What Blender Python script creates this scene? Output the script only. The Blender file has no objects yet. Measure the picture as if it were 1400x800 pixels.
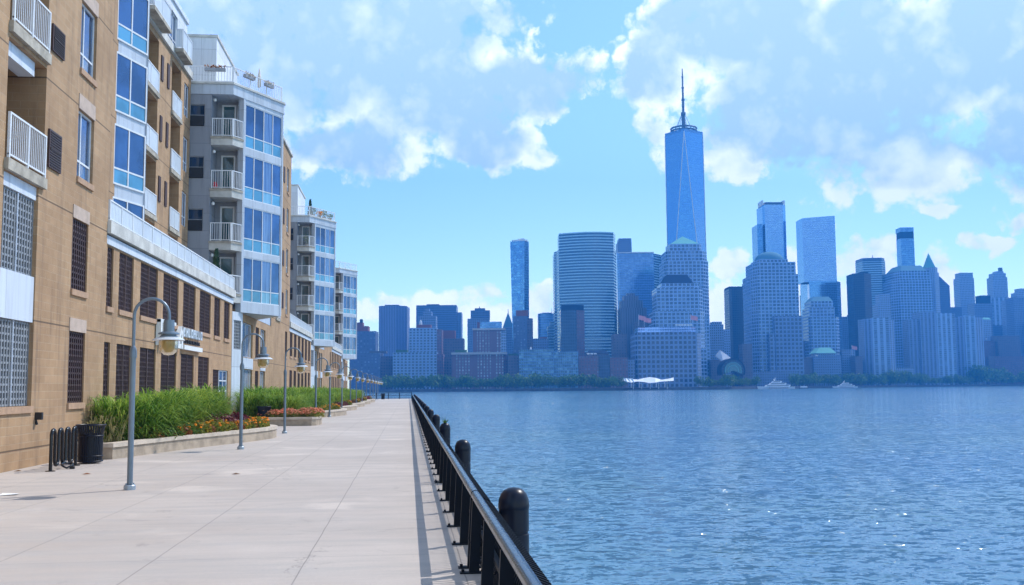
import bpy, bmesh, math, random
from mathutils import Vector, Matrix
S = bpy.context.scene
COL = S.collection
R = math.radians
rnd = random.Random(7)

# ------------------------------------------------------------------ camera
YAW, PITCH, ROLL, EYE = R(5.79), R(5.30), R(0.45), 1.8
F = Vector((math.sin(YAW)*math.cos(PITCH), math.cos(YAW)*math.cos(PITCH), math.sin(PITCH)))
r0 = Vector((math.cos(YAW), -math.sin(YAW), 0)); u0 = r0.cross(F)
RT = r0*math.cos(ROLL) - u0*math.sin(ROLL); UP = RT.cross(F)
CAM = Vector((0, 0, EYE))
cam = bpy.data.cameras.new('camera'); co = bpy.data.objects.new('camera', cam); COL.objects.link(co)
cam.sensor_width = 36; cam.lens = 36; cam.clip_start = 0.1; cam.clip_end = 12000
m3 = Matrix((RT, UP, -F)).transposed().to_4x4(); m3.translation = CAM
co.matrix_world = m3
S.camera = co

# ------------------------------------------------------------------ light
SUN_AZ, SUN_EL = R(56), R(51)          # azimuth from the promenade's axis (+Y) towards +X
sd = Vector((math.sin(SUN_AZ)*math.cos(SUN_EL), math.cos(SUN_AZ)*math.cos(SUN_EL), math.sin(SUN_EL)))
sl = bpy.data.lights.new('sun', 'SUN'); sl.energy = 3.9; sl.angle = R(0.53); sl.color = (1.0, 0.95, 0.88)
so = bpy.data.objects.new('sun', sl); COL.objects.link(so)
so.rotation_euler = (-sd).to_track_quat('-Z', 'Y').to_euler()
S.view_settings.view_transform = 'Standard'; S.view_settings.look = 'None'
S.view_settings.exposure = 0.32; S.view_settings.gamma = 1.0; S.view_settings.use_curve_mapping = False
S.cycles.use_denoising = True
S.cycles.use_adaptive_sampling = True; S.cycles.adaptive_threshold = 0.012
S.cycles.max_bounces = 6; S.cycles.diffuse_bounces = 3; S.cycles.glossy_bounces = 3
S.cycles.volume_bounces = 0
HAZE_COL, HAZE_D = (.045, .33, 1.0, 1), 2.9e-4
S.cycles.sample_clamp_indirect = 8

# ------------------------------------------------------------------ node helpers
class NT:
    def __init__(s, nt): s.nt = nt
    def n(s, t, **k):
        x = s.nt.nodes.new(t)
        for a, v in k.items(): setattr(x, a, v)
        return x
    def put(s, sock, v):
        if isinstance(v, bpy.types.NodeSocket): s.nt.links.new(v, sock)
        elif v is not None: sock.default_value = v
    def m(s, op, a, b=None, c=None, clamp=False):
        x = s.n('ShaderNodeMath', operation=op); x.use_clamp = clamp
        for i, v in enumerate((a, b, c)): s.put(x.inputs[i], v)
        return x.outputs[0]
    def v(s, op, a, b=None):
        x = s.n('ShaderNodeVectorMath', operation=op)
        s.put(x.inputs[0], a); s.put(x.inputs[1], b)
        return x.outputs['Value'] if op in ('DOT_PRODUCT', 'LENGTH', 'DISTANCE') else x.outputs[0]
    def mix(s, f, a, b, mode='MIX'):
        x = s.n('ShaderNodeMix', data_type='RGBA', blend_type=mode)
        s.put(x.inputs[0], f); s.put(x.inputs[6], a); s.put(x.inputs[7], b)
        return x.outputs[2]
    def noise(s, vec, scale, detail=4, rough=.55, dist=0, dim='3D'):
        x = s.n('ShaderNodeTexNoise', noise_dimensions=dim)
        s.put(x.inputs['Vector'], vec); x.inputs['Scale'].default_value = scale
        x.inputs['Detail'].default_value = detail; x.inputs['Roughness'].default_value = rough
        x.inputs['Distortion'].default_value = dist
        return x.outputs[0]
    def rng(s, v, a, b, c=0., d=1., smooth=True):
        x = s.n('ShaderNodeMapRange'); x.interpolation_type = 'SMOOTHSTEP' if smooth else 'LINEAR'
        s.put(x.inputs[0], v)
        for i, q in enumerate((a, b, c, d)): s.put(x.inputs[i+1], q)
        return x.outputs[0]
    def xyz(s, vec):
        x = s.n('ShaderNodeSeparateXYZ'); s.put(x.inputs[0], vec); return x.outputs
    def comb(s, a=0., b=0., c=0.):
        x = s.n('ShaderNodeCombineXYZ')
        for i, q in enumerate((a, b, c)): s.put(x.inputs[i], q)
        return x.outputs[0]
    def bump(s, h, strength=.3, dist=.02):
        x = s.n('ShaderNodeBump'); s.put(x.inputs['Height'], h)
        x.inputs['Strength'].default_value = strength; x.inputs['Distance'].default_value = dist
        return x.outputs[0]

# ------------------------------------------------------------------ sky
PUFF0 = .27
def px_dir(px, py): return (F*1400 + RT*(px-700) + UP*(400-py)).normalized()
def px_azel(px, py):
    d = px_dir(px, py); return math.degrees(math.atan2(d.x, d.y)), math.degrees(math.asin(d.z))
W = bpy.data.worlds.new('World'); S.world = W; W.use_nodes = True
w = NT(W.node_tree); W.node_tree.nodes.clear()
sky = w.n('ShaderNodeTexSky', sky_type='NISHITA'); sky.sun_disc = False
sky.sun_elevation = SUN_EL; sky.sun_rotation = SUN_AZ; sky.air_density = 1.0; sky.dust_density = 0.3; sky.ozone_density = 2.0
D = w.n('ShaderNodeTexCoord').outputs['Generated']
dx, dy, dz = w.xyz(D)
az = w.m('MULTIPLY', w.m('ARCTAN2', dx, dy), 57.2958)
el = w.m('MULTIPLY', w.m('ARCSINE', dz), 57.2958)
P = w.comb(az, el, 0.)
# domain warp makes the billows' edges ragged
wn = w.n('ShaderNodeTexNoise'); w.put(wn.inputs['Vector'], P); wn.inputs['Scale'].default_value = .28; wn.inputs['Detail'].default_value = 5; wn.inputs['Roughness'].default_value = .6
warp = w.v('SUBTRACT', wn.outputs['Color'], (.5, .5, .5))
Pw = w.v('ADD', P, w.v('MULTIPLY', warp, (4.2, 3.4, 0)))
def blobs(lst, pt):
    acc = None
    for (px, py, rx, ry, wt) in lst:
        a, e = px_azel(px, py)
        k = 1400/57.2958
        c = math.cos(math.atan((px-700)/1400))**2
        v = w.v('MULTIPLY', w.v('SUBTRACT', pt, (a, e, 0)), (k/rx/c, k/ry, 0))
        q = w.m('MULTIPLY', w.m('SUBTRACT', 1., w.v('DOT_PRODUCT', v, v)), wt)
        acc = q if acc is None else w.m('MAXIMUM', acc, q)
    return w.m('MAXIMUM', acc, -1.0)
BIG = [(500,50,250,130,1), (600,140,150,90,1), (700,115,140,55,.8), (775,112,80,32,.6), (390,60,130,120,.9), (300,20,160,80,.8),
       (500,195,130,50,.75), (660,195,110,42,.75), (350,110,80,70,.7), (1010,40,170,90,1), (1170,110,290,140,1.1), (1360,60,170,120,1),
       (1060,175,170,75,.9), (898,90,60,70,.8), (905,180,40,40,.55), (1270,215,230,60,.75), (1000,232,90,28,.5), (1480,150,200,150,1)]
SMALL = [(1005,358,42,30,.7), (985,420,70,55,.8), (1080,372,60,45,.8), (1180,358,75,40,.8), (1285,375,48,42,.75), (1130,430,140,60,.9),
         (1290,440,120,50,.85), (640,402,60,24,.8), (590,425,130,34,.8), (512,428,50,28,.7), (745,410,42,28,.7), (720,440,150,34,.8),
         (1352,328,48,15,.7), (1276,285,52,11,.55), (1398,302,30,16,.7), (1390,440,80,55,.8), (860,95,14,9,.3), (1230,195,60,14,.4)]
fb = w.noise(P, .25, 7, .60, .25)
fb2 = w.noise(Pw, 1.1, 3, .6)
vo = w.n('ShaderNodeTexVoronoi'); vo.feature = 'F1'; vo.normalize = True; vo.inputs['Scale'].default_value = .62; vo.inputs['Detail'].default_value = 3; vo.inputs['Roughness'].default_value = .55
w.put(vo.inputs['Vector'], w.v('ADD', P, w.v('MULTIPLY', warp, (1.4, 1.2, 0)))); puff = w.m('MULTIPLY', w.m('SUBTRACT', PUFF0, vo.outputs['Distance']), 2.2)
f = w.m('ADD', w.m('MULTIPLY', w.m('SUBTRACT', fb, .5), 2.2), w.m('MULTIPLY', w.m('SUBTRACT', fb2, .5), .6))
mb = blobs(BIG, Pw); ms = blobs(SMALL, Pw)
# the rest of the sky (above and behind the camera): free cumulus
gen = w.m('MULTIPLY', w.m('SUBTRACT', w.noise(D, 3.2, 4, .55), .5), 4.5)
away = w.rng(w.m('ABSOLUTE', w.m('SUBTRACT', az, 5.8)), 34, 48)
high = w.rng(el, 24, 32)
out = w.m('MAXIMUM', away, high)
gm = w.m('ADD', w.m('MULTIPLY', w.m('SUBTRACT', out, 1.), 3.), gen)
f = w.m('ADD', f, puff)
db = w.m('ADD', mb, f); ds = w.m('ADD', ms, w.m('MULTIPLY', f, .75))
dens = w.m('MAXIMUM', w.m('MAXIMUM', w.rng(db, -.02, .46), w.rng(ds, .08, .50)), w.rng(gm, .05, .7))
# thick middles go blue grey, thin edges and the tops towards the sun stay white
low = w.noise(w.v('ADD', P, (.9, -.8, 3.)), .16, 2, .5)
Ps = w.v('ADD', P, (1.3, 1.2, 0))
fs = w.noise(Ps, .25, 3, .60, .25)
lit = w.m('SUBTRACT', fb, fs)
core = w.rng(w.m('ADD', mb, w.m('MULTIPLY', w.m('SUBTRACT', low, .5), 1.3)), .14, .66)
core = w.m('SUBTRACT', core, w.m('MULTIPLY', lit, 1.35), None, True)
core2 = w.m('MULTIPLY', w.m('SUBTRACT', 0., lit), 2.2, None, True)
core = w.m('MAXIMUM', core, core2)
core = w.m('SUBTRACT', core, w.m('MULTIPLY', puff, .45), None, True)
cwhite = (10.6, 10.9, 10.2, 1); cgrey = (4.1, 5.7, 9.4, 1)
ccol = w.mix(core, cwhite, cgrey)
skyc = w.mix(1., sky.outputs[0], (1.26, 1.47, 1.44, 1), 'MULTIPLY')
fin = w.mix(w.m('MULTIPLY', dens, .90), skyc, ccol)
bg = w.n('ShaderNodeBackground'); w.put(bg.inputs[0], fin); bg.inputs[1].default_value = .15
w.nt.links.new(bg.outputs[0], w.n('ShaderNodeOutputWorld').inputs[0])

# ------------------------------------------------------------------ materials
MATS = {}
def new_mat(name):
    m = bpy.data.materials.new(name); m.use_nodes = True
    nt = NT(m.node_tree); b = m.node_tree.nodes['Principled BSDF']
    MATS[name] = m
    return m, nt, b
def plain(name, col, rough=.55, metal=0., var=.12, scale=3., bump=0., spec=.5):
    m, n, b = new_mat(name)
    tc = n.n('ShaderNodeTexCoord').outputs['Object']
    nz = n.noise(tc, scale, 5, .6)
    c = n.mix(n.rng(nz, .3, .7), [x*(1-var) for x in col]+[1], [min(1, x*(1+var)) for x in col]+[1])
    n.put(b.inputs['Base Color'], c)
    n.put(b.inputs['Roughness'], n.rng(nz, .2, .8, max(.03, rough-.06), min(1, rough+.08), False))
    b.inputs['Metallic'].default_value = metal; b.inputs['Specular IOR Level'].default_value = spec
    if bump: n.put(b.inputs['Normal'], n.bump(n.noise(tc, scale*14, 4, .6), bump, .01))
    return m
def glass(name, col, rough=.03, metal=0.0, wob=.03, spec=.9, curtain=.35):
    "each pane its own tone; some show pale curtain folds behind the reflection"
    m, n, b = new_mat(name)
    tc = n.n('ShaderNodeTexCoord').outputs['Object']
    rp = n.n('ShaderNodeNewGeometry').outputs['Random Per Island']
    x, y, z = n.xyz(tc)
    fold = n.noise(n.comb(n.m('MULTIPLY', n.m('ADD', x, y), 9.), n.m('MULTIPLY', z, .25), n.m('MULTIPLY', rp, 50.)), 1.0, 3, .6)
    cur = n.m('MULTIPLY', n.m('GREATER_THAN', n.m('FRACT', n.m('MULTIPLY', rp, 7.31)), 1-curtain), n.rng(fold, .35, .7, .15, .8))
    dark = n.rng(n.noise(tc, .5, 3, .6), .4, .62, .0, .55)
    c = n.mix(rp, [x_*.55 for x_ in col]+[1], [x_*1.25 for x_ in col]+[1])
    c = n.mix(dark, c, [x_*.35 for x_ in col]+[1])
    c = n.mix(cur, c, (min(.6, col[0]*2+.10), min(.6, col[1]*1.5+.12), min(.75, col[2]*1.2+.16), 1))
    n.put(b.inputs['Base Color'], c); b.inputs['Roughness'].default_value = rough
    n.put(b.inputs['Metallic'], n.m('MULTIPLY', metal, n.m('SUBTRACT', 1., n.m('MULTIPLY', cur, .7)))); b.inputs['Specular IOR Level'].default_value = spec
    n.put(b.inputs['Normal'], n.bump(n.noise(tc, .7, 2, .5), wob, .3))
    return m
def uvout(n): return n.n('ShaderNodeUVMap').outputs[0]
def brick(name, c1, c2, mortar, bw=.30, rh=.10):
    m, n, b = new_mat(name)
    uv = uvout(n)
    bt = n.n('ShaderNodeTexBrick'); n.put(bt.inputs['Vector'], uv)
    bt.inputs['Color1'].default_value = c1+(1,); bt.inputs['Color2'].default_value = c2+(1,); bt.inputs['Mortar'].default_value = mortar+(1,)
    bt.inputs['Scale'].default_value = 1; bt.inputs['Brick Width'].default_value = bw; bt.inputs['Row Height'].default_value = rh
    bt.inputs['Mortar Size'].default_value = .011; bt.inputs['Mortar Smooth'].default_value = .2
    nz = n.noise(uv, .55, 5, .65); nz2 = n.noise(n.v('MULTIPLY', uv, (2.2, .16, 1)), 1.0, 5, .7)
    c = n.mix(n.rng(nz, .35, .7, 0, .6), bt.outputs[0], (c2[0]*.72, c2[1]*.68, c2[2]*.66, 1))
    c = n.mix(n.rng(nz2, .48, .74, 0, .6), c, (.13, .085, .06, 1))
    # control joints every storey
    _, vv, _ = n.xyz(uv)
    jt = n.m('LESS_THAN', n.m('ABSOLUTE', n.m('SUBTRACT', n.m('FLOORED_MODULO', n.m('ADD', vv, -.42), 3.05), .03)), .02)
    c = n.mix(n.m('MULTIPLY', jt, .8), c, (.07, .045, .03, 1))
    n.put(b.inputs['Base Color'], c); b.inputs['Roughness'].default_value = .85
    n.put(b.inputs['Normal'], n.bump(n.m('ADD', bt.outputs[1], n.m('MULTIPLY', n.noise(uv, 30, 3), -.6)), .35, -.012))
    return m
def panels(name, col, pw, ph, line, rough=.5, spec=.4, off=0.):
    "flat cladding panels with open joints and rain streaks"
    m, n, b = new_mat(name)
    uv = uvout(n); u, v, _ = n.xyz(uv)
    ju = n.m('LESS_THAN', n.m('FLOORED_MODULO', u, pw), .018); jv = n.m('LESS_THAN', n.m('FLOORED_MODULO', n.m('ADD', v, off), ph), .022)
    j = n.m('MAXIMUM', ju, jv)
    st = n.noise(n.v('MULTIPLY', uv, (3.0, .22, 1)), 1.1, 5, .7)
    wn_ = n.n('ShaderNodeTexWhiteNoise', noise_dimensions='2D')
    n.put(wn_.inputs['Vector'], n.comb(n.m('FLOOR', n.m('DIVIDE', u, pw)), n.m('FLOOR', n.m('DIVIDE', n.m('ADD', v, off), ph)), 0.))
    c = n.mix(wn_.outputs[0], [x*.93 for x in col]+[1], [x*1.05 for x in col]+[1])
    c = n.mix(n.rng(st, .45, .75, 0, .5), c, [x*.52 for x in col]+[1])
    c = n.mix(n.m('MULTIPLY', j, .75), c, line+(1,))
    n.put(b.inputs['Base Color'], c); b.inputs['Roughness'].default_value = rough; b.inputs['Specular IOR Level'].default_value = spec
    return m
def facade(name, wall, pane, du, dv, wu, wv, rnd_=.5, rough=.25, metal=0., wrough=.7, bands=None, var=.12):
    "far facade: a window grid in metres along the wall and up it"
    m, n, b = new_mat(name)
    uv = uvout(n); u, v, _ = n.xyz(uv)
    cu = n.m('DIVIDE', u, du); cv = n.m('DIVIDE', v, dv)
    fu = n.m('ABSOLUTE', n.m('SUBTRACT', n.m('FRACT', cu), .5)); fv = n.m('ABSOLUTE', n.m('SUBTRACT', n.m('FRACT', cv), .5))
    inw = n.m('MULTIPLY', n.m('LESS_THAN', fu, wu/2), n.m('LESS_THAN', fv, wv/2))
    if bands:
        bu = n.m('GREATER_THAN', n.m('FRACT', n.m('DIVIDE', u, bands[0])), bands[1]); inw = n.m('MULTIPLY', inw, bu)
    wn_ = n.n('ShaderNodeTexWhiteNoise', noise_dimensions='2D'); n.put(wn_.inputs['Vector'], n.comb(n.m('FLOOR', cu), n.m('FLOOR', cv), 0.))
    g = n.mix(n.m('MULTIPLY', n.m('POWER', wn_.outputs[0], 2.), rnd_), [x*(1-.3*rnd_) for x in pane]+[1], [min(1, x*2.6+.03) for x in pane]+[1])  # sky reflections put into the pane colour as random light and dark cells
    wall = tuple(min(.75, q) for q in (wall[0]*.85, wall[1]*1.25, wall[2]*1.85)); pane = (pane[0]*.55, pane[1]*.85, pane[2]*1.25)  # blue haze of the distance tinted into the wall colour
    nz = n.noise(n.v('MULTIPLY', uv, (1, .35, 1)), .06, 4, .6)
    wl = n.mix(nz, [x*(1-var) for x in wall]+[1], [x*(1+var) for x in wall]+[1])
    n.put(b.inputs['Base Color'], n.mix(inw, wl, g))
    n.put(b.inputs['Roughness'], n.m('ADD', wrough, n.m('MULTIPLY', inw, rough-wrough)))
    n.put(b.inputs['Metallic'], n.m('MULTIPLY', inw, metal))
    # panes are never quite coplanar
    n.put(b.inputs['Normal'], n.bump(n.m('MULTIPLY', n.m('MULTIPLY', inw, wn_.outputs[0]), n.m('ADD', fu, fv)), .25*(1-metal)+.01, .5))
    return m

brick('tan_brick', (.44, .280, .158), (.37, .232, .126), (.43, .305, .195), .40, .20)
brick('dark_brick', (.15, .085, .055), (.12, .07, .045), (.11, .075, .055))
plain('sill_stone', (.40, .255, .165), .8, bump=.2, scale=5)
plain('hood_stone', (.46, .36, .30), .8, bump=.1)
panels('white_panel', (.60, .66, .75), 2.4, 3.0, (.22, .25, .3), .45)
panels('grey_panel', (.27, .29, .34), 1.55, .95, (.15, .16, .19), .55, off=.2)
panels('light_panel', (.50, .56, .65), .98, 2.85, (.25, .28, .33), .45)
panels('storey_panel', (.66, .69, .74), 1.3, 1.5, (.3, .32, .36), .5)
plain('cornice_stone', (.50, .50, .48), .75, bump=.15, scale=1.2, var=.2)
plain('balcony_concrete', (.36, .33, .28), .85, bump=.2, scale=2.5, var=.28)
plain('white_paint', (.74, .76, .78), .4, var=.05)
plain('white_metal', (.70, .73, .78), .4, var=.06)
plain('frosted_panel', (.55, .62, .70), .35, var=.1, scale=.6)
plain('brown_louvre', (.055, .028, .026), .55)
plain('brown_mullion', (.13, .085, .08), .55)
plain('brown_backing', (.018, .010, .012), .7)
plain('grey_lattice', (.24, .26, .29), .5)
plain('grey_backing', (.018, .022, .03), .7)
plain('soffit', (.30, .32, .36), .8)
plain('recess_wall', (.12, .075, .055), .85)
plain('black_trim', (.015, .014, .016), .5)
plain('aluminium', (.55, .60, .68), .35, .3)
glass('window_glass', (.05, .125, .26), .02, .5, .06)
glass('bay_glass', (.07, .165, .36), .02, .6, .08)
glass('spandrel_glass', (.13, .40, .60), .06, .35, .05, .9, .1)
glass('base_glass', (.22, .28, .34), .12, .1, .03, .6, .5)
glass('door_glass', (.03, .12, .15), .04)
plain('lamp_grey', (.16, .21, .27), .35, .35, var=.08)
plain('lamp_brim', (.62, .66, .72), .35, .1)
plain('lamp_metal_light', (.30, .36, .43), .35, .3)
m_, n_, b_ = new_mat('amber_globe')
b_.inputs['Base Color'].default_value = (.47, .33, .11, 1); b_.inputs['Roughness'].default_value = .18
b_.inputs['Transmission Weight'].default_value = .45
plain('fence_black', (.006, .008, .014), .5, 0, var=.15, spec=.15)
plain('rail_paint', (.045, .055, .072), .24, .45, var=.2, scale=6)
plain('bollard_black', (.006, .009, .022), .32, 0, var=.05, spec=.25)
plain('bin_black', (.006, .008, .016), .42, spec=.3)
plain('rack_black', (.010, .012, .016), .22, .3)
plain('planter_stone', (.36, .29, .22), .85, bump=.35, scale=2.2, var=.25)
plain('planter_coping', (.52, .44, .36), .8, bump=.25, scale=3, var=.15)
plain('mulch', (.07, .035, .025), .95, bump=.9, scale=6, var=.5)
plain('copper_green', (.16, .44, .42), .8, var=.1, spec=.1)
plain('yacht_white', (.78, .80, .84), .35, var=.04)
plain('yacht_glass', (.03, .05, .08), .1)
plain('tent_white', (.80, .82, .85), .6, var=.03)
plain('steel_dark', (.10, .12, .15), .5, .4)
plain('seawall_stone', (.07, .07, .075), .9, var=.4, scale=.2)
plain('roof_dark', (.10, .10, .11), .8)
plain('red_brick_far', (.24, .075, .05), .85, scale=.1)
plain('bark', (.09, .065, .045), .9)
plain('paper', (.8, .8, .82), .7)
plain('toy_red', (.6, .03, .05), .5)
plain('flag_red', (.75, .30, .32), .7)
plain('patio_cloth', (.62, .56, .50), .8)
plain('awning_brown', (.20, .10, .05), .8)
plain('dark_leaf', (.02, .06, .025), .7, var=.4)
def leafy(name, c1, c2, trans=.35, rough=.55):
    m, n, b = new_mat(name)
    rp = n.n('ShaderNodeNewGeometry').outputs['Random Per Island']
    c = n.mix(rp, c1+(1,), c2+(1,))
    ro = n.n('ShaderNodeObjectInfo').outputs['Random']
    c = n.mix(1., c, n.mix(ro, (.72, .82, .7, 1), (1.3, 1.12, 1.0, 1)), 'MULTIPLY')        # every plant its own tone
    n.put(b.inputs['Base Color'], c); b.inputs['Roughness'].default_value = rough; b.inputs['Specular IOR Level'].default_value = .3
    tr = n.n('ShaderNodeBsdfTranslucent'); n.put(tr.inputs[0], c)
    mx = n.n('ShaderNodeMixShader'); mx.inputs[0].default_value = trans
    n.nt.links.new(b.outputs[0], mx.inputs[1]); n.nt.links.new(tr.outputs[0], mx.inputs[2])
    n.nt.links.new(mx.outputs[0], n.nt.nodes['Material Output'].inputs[0])
leafy('grass_blade', (.055, .18, .014), (.36, .50, .09), .42)
leafy('grass_straw', (.30, .26, .12), (.45, .38, .2))
leafy('tree_leaf', (.02, .08, .008), (.13, .25, .03), .25)
leafy('plant_leaf', (.045, .12, .022), (.13, .22, .05))
leafy('flower_leaf', (.10, .15, .02), (.30, .26, .05))
leafy('coleus_leaf', (.10, .014, .03), (.19, .035, .05))
leafy('marigold_petal', (.75, .22, .01), (.9, .42, .03))
leafy('peach_petal', (.72, .24, .14), (.85, .42, .28))
leafy('rust_leaf', (.16, .05, .015), (.26, .11, .03))

# concrete promenade
m_, n, b = new_mat('promenade_concrete')
tc = n.n('ShaderNodeTexCoord').outputs['Object']; x, y, z = n.xyz(tc)
big = n.noise(tc, .16, 6, .65); streak = n.noise(n.v('MULTIPLY', tc, (.35, 2.2, 1)), .9, 6, .7); fine = n.noise(tc, 28, 4, .7); light_spot = n.noise(tc, .42, 4, .5, .4)
c = n.mix(n.rng(big, .3, .7), (.415, .352, .308, 1), (.505, .440, .390, 1))
c = n.mix(n.rng(streak, .40, .72, 0, .55), c, (.345, .33, .325, 1))
c = n.mix(n.rng(light_spot, .56, .70, 0, .6), c, (.62, .54, .475, 1))  # sunlight thrown back by windows, put into the concrete's colour as pale patches
sm = n.noise(n.v('ADD', tc, (31, 7, 0)), 1.6, 6, .7, .6)
c = n.mix(n.rng(sm, .57, .74, 0, .5), c, (.22, .185, .17, 1))
cr = n.n('ShaderNodeTexVoronoi'); cr.feature = 'DISTANCE_TO_EDGE'; n.put(cr.inputs['Vector'], n.v('ADD', tc, n.v('MULTIPLY', n.comb(sm, big, 0.), (1.5, 1.5, 0)))); cr.inputs['Scale'].default_value = .17
ck = n.m('MULTIPLY', n.m('LESS_THAN', cr.outputs['Distance'], .0016), n.rng(big, .48, .56))
c = n.mix(n.m('MULTIPLY', ck, .6), c, (.12, .10, .095, 1))
c = n.mix(n.rng(fine, .3, .8, 0, .3), c, (.27, .25, .24, 1))
def joint(coord, period, off, wid):
    return n.m('LESS_THAN', n.m('ABSOLUTE', n.m('SUBTRACT', n.m('FLOORED_MODULO', n.m('ADD', coord, off), period), wid)), wid)
wob = n.m('MULTIPLY', n.m('SUBTRACT', n.noise(tc, .9, 3), .5), .03)
j = n.m('MAXIMUM', joint(n.m('ADD', x, wob), 1.62, 1.08, .007), n.m('MULTIPLY', joint(n.m('ADD', y, wob), 3.05, .8, .009), .55))
c = n.mix(n.m('MULTIPLY', j, .5), c, (.09, .08, .08, 1))
n.put(b.inputs['Base Color'], c); n.put(b.inputs['Roughness'], n.rng(streak, .3, .7, .65, .9))
n.put(b.inputs['Normal'], n.bump(n.m('SUBTRACT', n.m('MULTIPLY', fine, .5), j), .25, .012))

# river
m_, n, b = new_mat('river_water')
tc = n.n('ShaderNodeTexCoord').outputs['Object']
def slope(vec, sc, det, ro, k, off):
    x_ = n.n('ShaderNodeTexNoise'); n.put(x_.inputs['Vector'], n.v('ADD', vec, off)); x_.inputs['Scale'].default_value = sc; x_.inputs['Detail'].default_value = det; x_.inputs['Roughness'].default_value = ro; x_.inputs['Distortion'].default_value = .5
    return n.v('MULTIPLY', n.v('SUBTRACT', x_.outputs['Color'], (.5, .5, .5)), (k, k, 0))
p2 = n.v('MULTIPLY', tc, (.8, 1.25, 1))
gust = n.rng(n.noise(n.v('MULTIPLY', tc, (1, 1.6, 1)), .022, 4, .6), .3, .7, .75, 1.25)
sl_ = n.v('ADD', slope(p2, .3, 2, .5, .16, (0, 0, 0)), n.v('ADD', slope(p2, 2.1, 3, .65, .55, (7, 3, 0)), slope(p2, 7.5, 4, .65, .9, (3, 11, 0))))
tv = slope(p2, 1.7, 2, .6, 1., (21, 5, 0)); tl = n.v('LENGTH', tv)
sl_ = n.v('ADD', sl_, n.v('MULTIPLY', tv, n.comb(n.m('MULTIPLY', tl, n.m('MULTIPLY', tl, 50.)), n.m('MULTIPLY', tl, n.m('MULTIPLY', tl, 50.)), 0.)))   # a few steep crests
sl_ = n.v('MULTIPLY', sl_, n.comb(gust, gust, 1.))
nrm = n.v('NORMALIZE', n.v('ADD', sl_, (0, 0, 1)))
patch = n.noise(tc, .03, 4, .6)
n.put(b.inputs['Base Color'], n.mix(n.rng(patch, .35, .65), (.085, .20, .33, 1), (.105, .22, .30, 1)))
b.inputs['Roughness'].default_value = .11; b.inputs['IOR'].default_value = 1.33
n.put(b.inputs['Normal'], nrm)

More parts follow.
